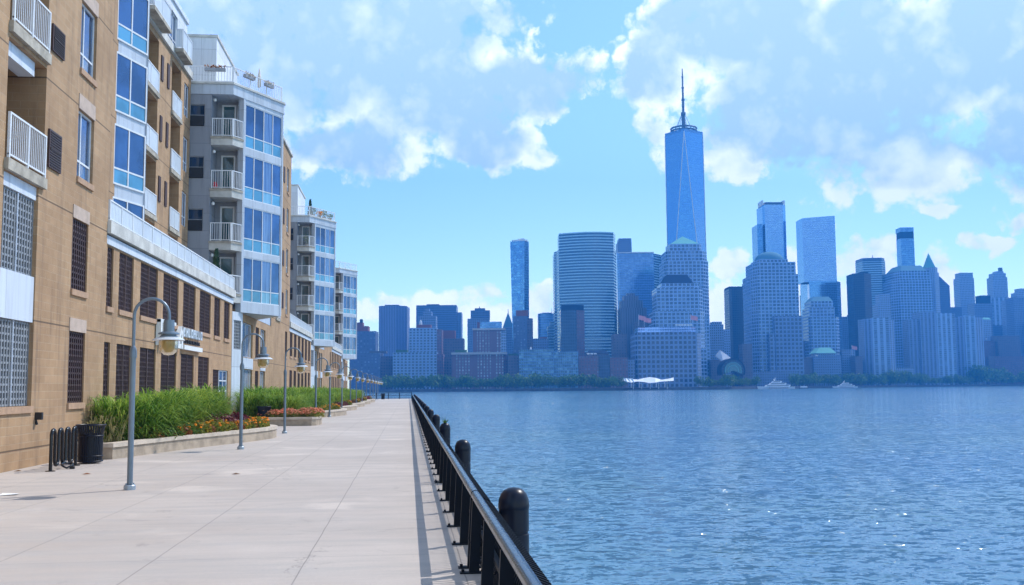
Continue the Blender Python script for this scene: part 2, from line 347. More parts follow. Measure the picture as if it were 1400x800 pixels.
# ------------------------------------------------------------------ mesh builder
class MB:
    def __init__(s): s.v = []; s.f = []; s.uv = []
    def quad(s, pts, uvs=None):
        i = len(s.v); s.v += [tuple(p) for p in pts]; s.f.append(tuple(range(i, i+len(pts))))
        if uvs is None:
            a, b_, c_ = Vector(pts[0]), Vector(pts[1]), Vector(pts[2])
            nn = (b_-a).cross(c_-a)
            if abs(nn.z) > max(abs(nn.x), abs(nn.y)): uvs = [(p[0], p[1]) for p in pts]
            else:
                t = Vector((-nn.y, nn.x, 0)); t = t.normalized() if t.length > 1e-9 else Vector((1, 0, 0))
                if abs(t.x) > abs(t.y): t = t if t.x > 0 else -t
                else: t = t if t.y > 0 else -t
                uvs = [(p[0]*t.x+p[1]*t.y, p[2]) for p in pts]
        s.uv.append(uvs)
    def hexa(s, a):
        "8 points: bottom ring 0-3, top ring 4-7"
        for q in ((3, 2, 1, 0), (4, 5, 6, 7), (0, 1, 5, 4), (1, 2, 6, 5), (2, 3, 7, 6), (3, 0, 4, 7)): s.quad([a[i] for i in q])
    def box(s, x0, x1, y0, y1, z0, z1):
        s.hexa([(x0, y0, z0), (x1, y0, z0), (x1, y1, z0), (x0, y1, z0), (x0, y0, z1), (x1, y0, z1), (x1, y1, z1), (x0, y1, z1)])
    def prism(s, poly, z0, z1, top=None, caps=True):
        "poly: ring of (x,y); top: optional other ring for tapering"
        top = top or poly; u = 0; n = len(poly)
        for i in range(n):
            k = (i+1) % n; a, b_ = poly[i], poly[k]; L = math.hypot(b_[0]-a[0], b_[1]-a[1])
            s.quad([(a[0], a[1], z0), (b_[0], b_[1], z0), (top[k][0], top[k][1], z1), (top[i][0], top[i][1], z1)], [(u, z0), (u+L, z0), (u+L, z1), (u, z1)])
            u += L
        if caps:
            s.quad([(p[0], p[1], z1) for p in top]); s.quad([(p[0], p[1], z0) for p in reversed(poly)])
    def lathe(s, prof, c, seg=20, cap=True):
        rings = []
        for (r, z) in prof: rings.append([(c[0]+r*math.cos(2*math.pi*k/seg), c[1]+r*math.sin(2*math.pi*k/seg), c[2]+z) for k in range(seg)])
        base = len(s.v)
        for rg in rings: s.v += rg
        for i in range(len(rings)-1):
            for k in range(seg):
                a, b_ = base+i*seg+k, base+i*seg+(k+1) % seg
                s.f.append((a, b_, b_+seg, a+seg)); s.uv.append([(k/seg, i), ((k+1)/seg, i), ((k+1)/seg, i+1), (k/seg, i+1)])
        if cap:
            for i, rev in ((0, True), (len(rings)-1, False)):
                if prof[i][0] > 1e-4:
                    idx = [base+i*seg+k for k in range(seg)]
                    s.f.append(tuple(reversed(idx)) if rev else tuple(idx)); s.uv.append([(0, 0)]*seg)
    def tube(s, pts, r, seg=10, cap=True):
        pts = [Vector(p) for p in pts]; rs = r if isinstance(r, (list, tuple)) else [r]*len(pts)
        base = len(s.v); pn = None
        for i, p in enumerate(pts):
            t = (pts[min(i+1, len(pts)-1)]-pts[max(i-1, 0)]).normalized()
            if pn is None: pn = t.orthogonal().normalized()
            pn = (pn - t*pn.dot(t)).normalized(); bn = t.cross(pn)
            for k in range(seg):
                a = 2*math.pi*k/seg; s.v.append(tuple(p+(pn*math.cos(a)+bn*math.sin(a))*rs[i]))
        for i in range(len(pts)-1):
            for k in range(seg):
                a, b_ = base+i*seg+k, base+i*seg+(k+1) % seg
                s.f.append((a, b_, b_+seg, a+seg)); s.uv.append([(0, 0)]*4)
        if cap:
            s.f.append(tuple(base+k for k in reversed(range(seg)))); s.uv.append([(0, 0)]*seg)
            e = base+(len(pts)-1)*seg; s.f.append(tuple(e+k for k in range(seg))); s.uv.append([(0, 0)]*seg)
    def build(s, name, mat, parent=None, smooth=False, loc=None):
        o0 = Vector(loc) if loc is not None else (world_of(parent) if parent else Vector((0, 0, 0)))
        me = bpy.data.meshes.new(name); me.from_pydata([(p[0]-o0.x, p[1]-o0.y, p[2]-o0.z) for p in s.v], [], s.f)
        uvl = me.uv_layers.new(name='UVMap'); i = 0; d = uvl.data
        for uvs in s.uv:
            for q in uvs: d[i].uv = q; i += 1
        if smooth:
            for p in me.polygons: p.use_smooth = True
            try: me.set_sharp_from_angle(angle=R(40))
            except Exception: pass
        me.materials.append(MATS[mat])
        o = bpy.data.objects.new(name, me); COL.objects.link(o)
        if parent: o.parent = parent
        elif loc is not None: o.location = loc
        return o
def world_of(o):
    p = Vector((0, 0, 0))
    while o: p += o.location; o = o.parent
    return p
def tag(o, label=None, cat=None, group=None, kind=None):
    if label: o['label'] = label
    if cat: o['category'] = cat
    if group: o['group'] = group
    if kind: o['kind'] = kind
    return o
def thing(name, loc, label, cat, group=None):
    o = bpy.data.objects.new(name, None); o.empty_display_size = .3; COL.objects.link(o); o.location = loc
    return tag(o, label, cat, group)
def copy_tree(o, parent=None):
    c = o.copy(); COL.objects.link(c)
    if parent: c.parent = parent
    for ch in list(o.children): copy_tree(ch, c)
    return c
def copy_to(o, loc, label, group=None, rz=None, sc=None):
    c = copy_tree(o); c.location = loc; c['label'] = label
    if group: c['group'] = group
    if rz is not None: c.rotation_euler.z = rz
    if sc is not None: c.scale = (sc, sc, sc) if not isinstance(sc, tuple) else sc
    return c

# survey of the photograph: where a sight line meets the facade line X, or the ground
def px_ray(px, py): return F*1400 + RT*(px-700) + UP*(400-py)
def on_x(px, py, X): d = px_ray(px, py); t = X/d.x; q = CAM+d*t; return q.y, q.z
def at(px, py, depth): return CAM + px_ray(px, py)*(depth/1400)
def gnd(px, py, Z=0.): d = px_ray(px, py); t = (Z-EYE)/d.z; return CAM+d*t

class Fr:
    "a wall line: u runs along it, d out of it, z up"
    def __init__(s, x, y, ang):  # ang from +Y towards +X
        s.o = (x, y); s.t = (math.sin(ang), math.cos(ang)); s.n = (math.cos(ang), -math.sin(ang))
    def p(s, u, d, z): return (s.o[0]+s.t[0]*u+s.n[0]*d, s.o[1]+s.t[1]*u+s.n[1]*d, z)
    def box(s, mb, u0, u1, d0, d1, z0, z1):
        mb.hexa([s.p(u0, d0, z0), s.p(u1, d0, z0), s.p(u1, d1, z0), s.p(u0, d1, z0), s.p(u0, d0, z1), s.p(u1, d0, z1), s.p(u1, d1, z1), s.p(u0, d1, z1)])
    def face(s, mb, u0, u1, z0, z1, d=0.):
        mb.quad([s.p(u0, d, z0), s.p(u1, d, z0), s.p(u1, d, z1), s.p(u0, d, z1)], [(u0, z0), (u1, z0), (u1, z1), (u0, z1)])
    def wall(s, mb, u0, u1, z0, z1, holes=(), depth=.18, d=0.):
        us = sorted({u0, u1, *[h[0] for h in holes], *[h[1] for h in holes]}); zs = sorted({z0, z1, *[h[2] for h in holes], *[h[3] for h in holes]})
        us = [q for q in us if u0 <= q <= u1]; zs = [q for q in zs if z0 <= q <= z1]
        for i in range(len(us)-1):
            for k in range(len(zs)-1):
                cu, cz = (us[i]+us[i+1])/2, (zs[k]+zs[k+1])/2
                if any(h[0] < cu < h[1] and h[2] < cz < h[3] for h in holes): continue
                s.face(mb, us[i], us[i+1], zs[k], zs[k+1], d)
        for h in holes:
            dp = h[4] if len(h) > 4 else depth
            a, b_, c_, e = h[:4]
            for (ua, za, ub, zb) in ((a, c_, b_, c_), (b_, c_, b_, e), (b_, e, a, e), (a, e, a, c_)):
                mb.quad([s.p(ua, d, za), s.p(ub, d, zb), s.p(ub, d-dp, zb), s.p(ua, d-dp, za)], [(ua+0, za), (ub+0, zb), (ub+dp, zb), (ua+dp, za)])

def window(fr, u0, u1, z0, z1, d, parent, cols=(.5,), rows=(), fm='white_metal', gm='window_glass', t=.055, lower=None):
    "one window: frame bars as the part, its panes the sub-part; lower = glass of the bottom row"
    b = MB(); e = .05
    U = [u0]+[u0+(u1-u0)*c for c in cols]+[u1]; Z = [z0]+[z0+(z1-z0)*r for r in rows]+[z1]
    fr.box(b, u0, u0+t, d-e, d, z0, z1); fr.box(b, u1-t, u1, d-e, d, z0, z1)
    fr.box(b, u0+t, u1-t, d-e, d, z0, z0+t); fr.box(b, u0+t, u1-t, d-e, d, z1-t, z1)
    for c in U[1:-1]: fr.box(b, c-t/2, c+t/2, d-e, d-.004, z0+t, z1-t)
    for k in range(len(U)-1):
        for r in Z[1:-1]: fr.box(b, U[k]+(t if k == 0 else t/2), U[k+1]-(t if k == len(U)-2 else t/2), d-e, d-.007, r-t/2, r+t/2)
    w_ = b.build('window', fm, parent)
    g = MB(); g2 = MB()
    for i in range(len(U)-1):
        for k in range(len(Z)-1): fr.face(g2 if (lower and k == 0) else g, U[i], U[i+1], Z[k], Z[k+1], d-.03)
    g.build('pane', gm, w_)
    if g2.f: g2.build('spandrel_pane', lower, w_)
    return w_
def lattice(fr, u0, u1, z0, z1, d, parent, name, m, mback, cu=.16, cz=.155, t=.05, mull=True):
    b = MB()
    nu = max(2, round((u1-u0)/cu)); nz = max(2, round((z1-z0)/cz))
    for i in range(nu+1):
        c = u0+(u1-u0)*i/nu; c = min(max(c, u0+t/2), u1-t/2); fr.box(b, c-t/2, c+t/2, d-.07, d, z0, z1)
    for k in range(nz+1):
        c = z0+(z1-z0)*k/nz; c = min(max(c, z0+t/2), z1-t/2); fr.box(b, u0+.005, u1-.005, d-.055, d-.012, c-t/2, c+t/2)
    o = b.build(name, m, parent)
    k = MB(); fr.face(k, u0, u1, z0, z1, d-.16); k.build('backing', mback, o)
    if mull:
        q = MB(); c = (u0+u1)/2; fr.box(q, c-.022, c+.022, d+.002, d+.03, z0, z1); q.build('mullion', 'aluminium' if m == 'grey_lattice' else 'brown_mullion', o)
    return o
def railing(pts, z0, h, parent, name='railing', m='white_metal', gap=.11, r=.010, top=.03, skip_posts=False, sheet=None):
    "flat-topped baluster railing along a line of (x,y)"
    b = MB()
    for (a, c) in zip(pts[:-1], pts[1:]):
        L = math.hypot(c[0]-a[0], c[1]-a[1]); ang = math.atan2(c[0]-a[0], c[1]-a[1]); fr = Fr(a[0], a[1], ang)
        fr.box(b, 0, L, -top, top, z0+h-.045, z0+h); fr.box(b, 0, L, -.018, .018, z0+.06, z0+.10)
        n_ = max(1, round(L/gap))
        for i in range(1, n_): fr.box(b, L*i/n_-r, L*i/n_+r, -r, r, z0+.1, z0+h-.045)
        k = max(1, round(L/1.3))
        for i in range(k+1): fr.box(b, min(max(L*i/k-.028, 0), L-.056), min(max(L*i/k+.028, .056), L), -.0285, .0285, z0, z0+h-.046)
    o = b.build(name, m, parent)
    if sheet:
        s_ = MB()
        for (a, c) in zip(pts[:-1], pts[1:]):
            L = math.hypot(c[0]-a[0], c[1]-a[1]); fr = Fr(a[0], a[1], math.atan2(c[0]-a[0], c[1]-a[1])); fr.box(s_, .03, L-.03, -.006, .006, z0+.1, z0+h-.05)
        s_.build('infill_panel', sheet, o)
    return o

# ================================================================== SETTING
def structure(name, mb, mat, smooth=False):
    o = mb.build(name, mat, smooth=smooth); o['kind'] = 'structure'; return o
EDGE = .93
g = MB(); g.box(-160, EDGE, -40, 181, -3.2, 0); structure('promenade', g, 'promenade_concrete')
WL = -2.5
g = MB(); g.quad([(-1400, -55, WL), (2300, -55, WL), (2300, 2850, WL), (-1400, 2850, WL)]); structure('river', g, 'river_water')
# Manhattan's land behind its sea wall: shoreline in sight-line survey (px, depth)
SHORE = [(-200, 1330), (440, 1230), (700, 1150), (900, 1130), (1000, 1210), (1100, 1420), (1250, 1640), (1400, 1880), (1480, 1980)]
def shore_depth(px):
    for (a, da), (b_, db_) in zip(SHORE[:-1], SHORE[1:]):
        if a <= px <= b_: return da+(db_-da)*(px-a)/(b_-a)
    return SHORE[-1][1]
def floor_pt(px, depth):
    q = at(px, 531-.0078*(px-558), depth); return (q.x, q.y)
ring = [floor_pt(*q) for q in SHORE]
back = [floor_pt(1480, 2700), floor_pt(-200, 2700)]
g = MB(); g.prism(ring+back, WL-.5, .6); structure('far_land', g, 'seawall_stone')

# ================================================================== NEAR BUILDINGS
FX = -9.0
BF = Fr(FX, 0, 0.)                       # u = Y along the brick facade
def sills(fr, lst, parent, m='sill_stone'):
    for (u0, u1, z) in lst:
        b = MB(); fr.box(b, u0-.02, u1+.02, -.05, .055, z-.16, z); b.build('sill', m, parent)

# ---- first brick block
A = thing('brick_apartment_block', (FX, 25, 0), 'tan brick apartment block at the near left with recessed white balconies and lattice screens', 'apartment building')
BL, BR = 23.55, 25.72
holes = [(BL, BR, 1.45, 6.75, .30)]
SL = [7.02, 10.18, 13.30, 16.4]                     # balcony slab tops
for k in range(3): holes.append((BL, 26.0, SL[k]+.001, SL[k+1]-.36, 1.7))
WIN = [(28.52, 29.92, 7.63, 9.52), (28.52, 29.92, 10.66, 12.58), (28.52, 29.92, 13.72, 15.64)]
LOU = [(28.32, 29.68, 4.53, 6.46), (28.32, 29.68, 1.48, 3.40)]
VEN = [(26.25, 27.1, 7.42, 8.33), (26.25, 27.1, 10.42, 11.05)]
holes += [h+(.16,) for h in WIN+LOU]
b = MB()
BF.wall(b, 6, 31.5, 0, 17.5, holes)
Fr(-20, 31.5, R(90)); 
b.quad([(FX, 31.5, 0), (-22, 31.5, 0), (-22, 31.5, 17.5), (FX, 31.5, 17.5)])
b.quad([(FX, 6, 0), (-22, 6, 0), (-22, 6, 17.5), (FX, 6, 17.5)]); b.quad([(-22, 6, 0), (-22, 31.5, 0), (-22, 31.5, 17.5), (-22, 6, 17.5)])
b.quad([(FX, 6, 17.5), (FX, 31.5, 17.5), (-22, 31.5, 17.5), (-22, 6, 17.5)])
b.build('wall', 'tan_brick', A)
b = MB(); BF.box(b, 5.9, 31.56, -13.1, .06, 17.5, 17.8); b.build('parapet', 'cornice_stone', A)
for h in WIN:
    window(BF, h[0], h[1], h[2], h[3], -.08, A, cols=(.36,), rows=(.26,))
    q = MB(); BF.box(q, h[0]-.02, h[1]+.02, -.03, .025, h[3]+.004, h[3]+.42); q.build('lintel', 'hood_stone', A)
for h in LOU:
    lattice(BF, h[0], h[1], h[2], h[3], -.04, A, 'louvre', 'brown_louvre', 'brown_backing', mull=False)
    q = MB(); BF.box(q, h[0]-.02, h[1]+.02, -.03, .025, h[3]+.004, h[3]+.36); q.build('lintel', 'hood_stone', A)
sills(BF, [(h[0], h[1], h[2]-.001) for h in WIN+LOU], A)
sills(BF, [(BL, BR, 1.449)], A)
for h in VEN:
    q = MB(); BF.box(q, h[0]-.03, h[1]+.03, .002, .05, h[2]-.03, h[3]+.03); o = q.build('wall_vent', 'brown_louvre', A)
    q = MB()
    for i in range(14): z = h[2]+(h[3]-h[2])*(i+.5)/14; BF.box(q, h[0]+.04, h[1]-.04, .05, .062, z-.012, z+.012)
    BF.box(q, h[0]+.04, h[1]-.04, .05, .066, (h[2]+h[3])/2-.02, (h[2]+h[3])/2+.02)
    q.build('slats', 'brown_backing', o)
# lattice bay
lattice(BF, BL, BR, 1.46, 3.44, -.10, A, 'lattice_screen', 'grey_lattice', 'grey_backing', cu=.17, cz=.165)
lattice(BF, BL, BR, 4.56, 6.42, -.10, A, 'lattice_screen', 'grey_lattice', 'grey_backing', cu=.17, cz=.165)
q = MB(); BF.box(q, BL+.004, BR-.004, -.2, -.03, 3.45, 4.55); q.build('spandrel_panel', 'white_panel', A)
q = MB(); BF.box(q, BL+.004, BR-.004, -.2, -.05, 6.43, 6.74); q.build('spandrel_panel', 'white_panel', A)
for k in range(3):
    z = SL[k]
    bo = MB(); BF.box(bo, BL-.02, 26.02, -1.69, .10, z-.26, z); bal = bo.build('balcony', 'balcony_concrete', A)
    railing([BF.p(BL+.06, .05, 0)[:2], BF.p(25.95, .05, 0)[:2]], z+.02, 1.05, bal, gap=.115)
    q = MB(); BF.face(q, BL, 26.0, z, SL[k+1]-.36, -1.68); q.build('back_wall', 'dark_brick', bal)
    window(BF, 23.9, 25.3, z+.05, z+2.1, -1.60, bal, cols=(.5,), fm='white_metal', gm='door_glass').name = 'balcony_door'
    q = MB(); BF.box(q, BL, 25.5, -.5, -.12, SL[k+1]-.72, SL[k+1]-.37); q.build('soffit_beam', 'white_panel', bal)
    q = MB(); c = BF.p(24.55, -.9, SL[k+1]-.9); q.lathe([(.0, -.13), (.09, -.1), (.13, 0), (.09, .1), (.04, .13)], c, 12); q.build('ceiling_lamp', 'white_paint', bal, True)
q = MB(); c = BF.p(26.05, .1, 1.13); q.box(c[0]-.1, c[0]+.06, c[1]-.055, c[1]+.055, c[2]-.02, c[2]+.16); q.tube([(c[0]-.1, c[1], c[2]), (c[0]-.06, c[1], c[2]-.14)], .03, 6); q.build('flood_light', 'black_trim', A)

# ---- podium and recessed wing
WX = -11.7
def podium(root, Y0, Y1, upper, lower, door=None):
    fr = Fr(FX-.05, 0, 0.)
    hs = [(a, c, 4.33, 6.15, .16) for a, c in upper]+[(a, c, 1.48, 3.26, .16) for a, c in lower]
    if door: hs.append((door[0], door[1], 1.3, 2.75, .16))
    b = MB(); fr.wall(b, Y0, Y1, 0, 6.2, hs); b.quad([(FX-.05, Y1, 0), (-22, Y1, 0), (-22, Y1, 6.2), (FX-.05, Y1, 6.2)])
    b.build('podium_wall', 'tan_brick', root)
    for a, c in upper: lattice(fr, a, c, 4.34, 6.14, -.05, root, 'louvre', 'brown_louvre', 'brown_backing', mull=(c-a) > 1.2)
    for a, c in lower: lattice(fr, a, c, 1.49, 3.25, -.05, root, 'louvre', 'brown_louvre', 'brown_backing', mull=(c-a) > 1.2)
    sills(fr, [(a, c, 4.329) for a, c in upper]+[(a, c, 1.479) for a, c in lower], root)
    b = MB(); fr.box(b, Y0, Y1+.02, -3.2, .05, 6.2, 6.46); b.build('fascia_band', 'white_panel', root)
    b = MB(); fr.box(b, Y0, Y1+.02, -3.2, -.02, 6.46, 6.52); b.build('shadow_gap', 'black_trim', root)
    b = MB(); fr.box(b, Y0, Y1+.10, -3.2, .16, 6.52, 6.90); b.build('cornice', 'cornice_stone', root)
    railing([fr.p(Y0+.1, .06, 0)[:2], fr.p(Y1-.0, .06, 0)[:2], fr.p(Y1, -2.5, 0)[:2]], 6.90, .66, root, 'terrace_railing', gap=.16, r=.012, sheet='frosted_panel')
    if door:
        lattice(fr, door[0], door[0]+(door[1]-door[0])*.42, 1.31, 2.74, -.05, root, 'louvre', 'brown_louvre', 'brown_backing', mull=False)
        window(fr, door[0]+(door[1]-door[0])*.46, door[1], 1.31, 2.74, -.05, root, cols=(.5,), rows=(.3, .65), gm='window_glass')
WB = thing('brick_terrace_wing', (FX, 42, 0), 'tan brick wing of brown louvres below a long white terrace railing, set back above', 'apartment building')
UPR = [(31.75, 32.4), (33.05, 34.75), (35.65, 38.05), (38.9, 41.45), (42.3, 44.7), (45.6, 48.1), (48.95, 50.5), (51.55, 53.1)]
LWR = [(31.6, 32.3), (33.0, 34.7), (35.8, 38.0), (38.8, 41.3), (42.1, 44.6), (45.5, 47.9)]
podium(WB, 31.5, 53.85, UPR, LWR, (48.9, 52.9))
wf = Fr(WX, 0, 0.)
SLW = [6.9, 9.78, 12.68, 15.6, 18.45]
def wing(root, Y0, Y1, bals, wins, vents, full=True):
    hs = []
    for k in range(4):
        for (a, c) in bals: hs.append((a, c, SLW[k]+.001, SLW[k+1]-.32, 1.6))
        for (a, c) in wins: hs.append((a, c, SLW[k]+.55, SLW[k+1]-.55, .12))
    b = MB(); wf.wall(b, Y0, Y1, 6.5, 18.45, hs); b.quad([(WX, Y1, 6.5), (-22, Y1, 6.5), (-22, Y1, 18.45), (WX, Y1, 18.45)]); b.build('wing_wall', 'tan_brick', root)
    b = MB(); wf.box(b, Y0, Y1, -9, .12, 18.45, 18.85); b.build('cornice', 'cornice_stone', root)
    top_w = [(Y0+i*2.9+.5, Y0+i*2.9+2.6) for i in range(int((Y1-Y0)/2.9))]
    b = MB(); wf.wall(b, Y0, Y1, 18.85, 21.5, [(a, c, 19.1, 21.0, .1) for a, c in top_w], d=-.25); b.quad([(WX-.25, Y0, 21.5), (WX-.25, Y1, 21.5), (-22, Y1, 21.5), (-22, Y0, 21.5)])
    b.quad([(WX-.25, Y1, 18.85), (-22, Y1, 18.85), (-22, Y1, 21.5), (WX-.25, Y1, 21.5)])
    b.build('top_storey', 'storey_panel', root)
    b = MB(); wf.box(b, Y0, Y1+.02, -9, -.15, 21.5, 21.75); b.build('parapet', 'white_panel', root)
    for (a, c) in top_w: window(wf, a, c, 19.1, 21.0, -.33, root, cols=(.33, .67), rows=(.3,))
    for (a, c) in wins:
        for k in range(4): window(wf, a, c, SLW[k]+.55, SLW[k+1]-.55, -.06, root, cols=(.5,), rows=(.28,))
    for (a, c) in bals:
        for k in range(5):
            z = SLW[k]
            if k == 0: continue
            bo = MB()
            d1 = .10 if k < 4 else .55
            wf.box(bo, a-.05, c+.05, -1.59 if k < 4 else .125, d1, z-.2 if k < 4 else z+.1, z-.002 if k < 4 else z+.28)
            bal = bo.build('balcony', 'balcony_concrete', root)
            zz = z if k < 4 else z+.28
            if k < 4: pts = [wf.p(a+.03, .05, 0)[:2], wf.p(c-.03, .05, 0)[:2]]
            else: pts = [wf.p(a, .15, 0)[:2], wf.p(a, .5, 0)[:2], wf.p(c, .5, 0)[:2], wf.p(c, .15, 0)[:2]]
            railing(pts, zz, 1.0, bal, gap=.12, sheet='frosted_panel')
            if k < 4:
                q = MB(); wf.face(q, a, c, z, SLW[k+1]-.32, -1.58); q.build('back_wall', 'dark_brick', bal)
                window(wf, a+.2, c-.2, z+.05, z+2.1, -1.5, bal, cols=(.5,), fm='white_metal', gm='door_glass').name = 'balcony_door'
    for (a, c) in vents:
        for k in range(4):
            q = MB(); wf.box(q, a, c, .002, .05, SLW[k]+.85, SLW[k]+2.05); q.build('wall_vent', 'brown_louvre', root)
wing(WB, 36, 55.4, [(45.2, 48.3), (51.0, 53.1)], [(53.85, 55.0)], [(48.75, 49.15), (50.0, 50.4)])
# glazed angled bay at the wing's near end
EX, EY = -11.0, 43.7
ang = R(18); ta = (math.sin(ang), math.cos(ang))
bf = Fr(EX-ta[0]*3.6, EY-ta[1]*3.6, ang)
b = MB()
bf.box(b, 0, 3.6, -.6, -.06, 6.9, 21.4)
b.quad([(EX, EY, 6.9), (WX-.3, EY+.1, 6.9), (WX-.3, EY+.1, 21.4), (EX, EY, 21.4)])
b.build('bay_wall', 'light_panel', WB)
for k, hz in enumerate((9.5, 12.46, 15.42, 18.38, 21.3)):
    window(bf, 1.3, 3.55, hz-2.45, hz, 0.0, WB, cols=(.47,), rows=(.27,), fm='white_metal', gm='bay_glass', lower='spandrel_glass', t=.07)
    window(bf, .0, 1.28, hz-2.45, hz, 0.0, WB, cols=(), rows=(.27,), fm='white_metal', gm='bay_glass', lower='spandrel_glass', t=.07)
# terrace plants: pots on the podium terrace
def cypress(x, y, z, h, label, group=None):
    t = thing('potted_cypress', (x, y, z), label, 'potted plant', group)
    q = MB(); q.lathe([(.16, 0), (.22, .3), (.2, .3), (.17, .26), (0, .26)], (x, y, z), 12); q.build('pot', 'awning_brown', t, True)
    q = MB(); rr = random.Random(int(x*100+y))
    for i in range(160):
        zz = .25+rr.random()*(h-.25); rad = .28*h/2*(1-(zz-.25)/(h-.2))**.8*(.5+rr.random()*.6)+.02; a = rr.random()*6.28
        p = Vector((x+rad*math.cos(a), y+rad*math.sin(a), z+zz)); e = Vector((math.cos(a+1.57), math.sin(a+1.57), .3))*.07; f_ = Vector((math.cos(a)*.4, math.sin(a)*.4, 1))*.12
        q.quad([p-e, p+e, p+e*.4+f_, p-e*.4+f_])
    q.build('foliage', 'dark_leaf', t)
cypress(-9.6, 52.2, 6.9, 1.9, 'dark pointed evergreen in a pot on the terrace by the grey tower')

def potted_bush(x, y, z, h, label, leaf='plant_leaf', w_=.35, pot='planter_stone', group=None):
    t = thing('potted_bush', (x, y, z), label, 'potted plant', group)
    q = MB(); q.lathe([(.14, 0), (.2, .28), (.17, .28), (.15, .24), (0, .24)], (x, y, z), 12); q.build('pot', pot, t, True)
    q = MB(); rr = random.Random(int(x*91+y*17))
    for i in range(130):
        v = Vector((rr.gauss(0, 1), rr.gauss(0, 1), rr.gauss(0, 1))).normalized()*(rr.random()**.4)
        p = Vector((x+v.x*w_, y+v.y*w_, z+.25+(h-.25)*(.5+.5*v.z))); e = Vector((rr.uniform(-1, 1), rr.uniform(-1, 1), rr.uniform(-.5, .5)))*.07; f_ = Vector((rr.uniform(-1, 1), rr.uniform(-1, 1), rr.uniform(.1, 1)))*.10
        q.quad([p-e, p+f_*.5, p+e, p-f_*.7])
    q.build('foliage', leaf, t)
potted_bush(-9.5, 34.4, 6.9, .75, 'light green leafy plant behind the terrace railing nearest the brick block', w_=.3)
potted_bush(-9.5, 42.9, 6.9, .62, 'small bright green plant behind the terrace railing midway along', w_=.25)

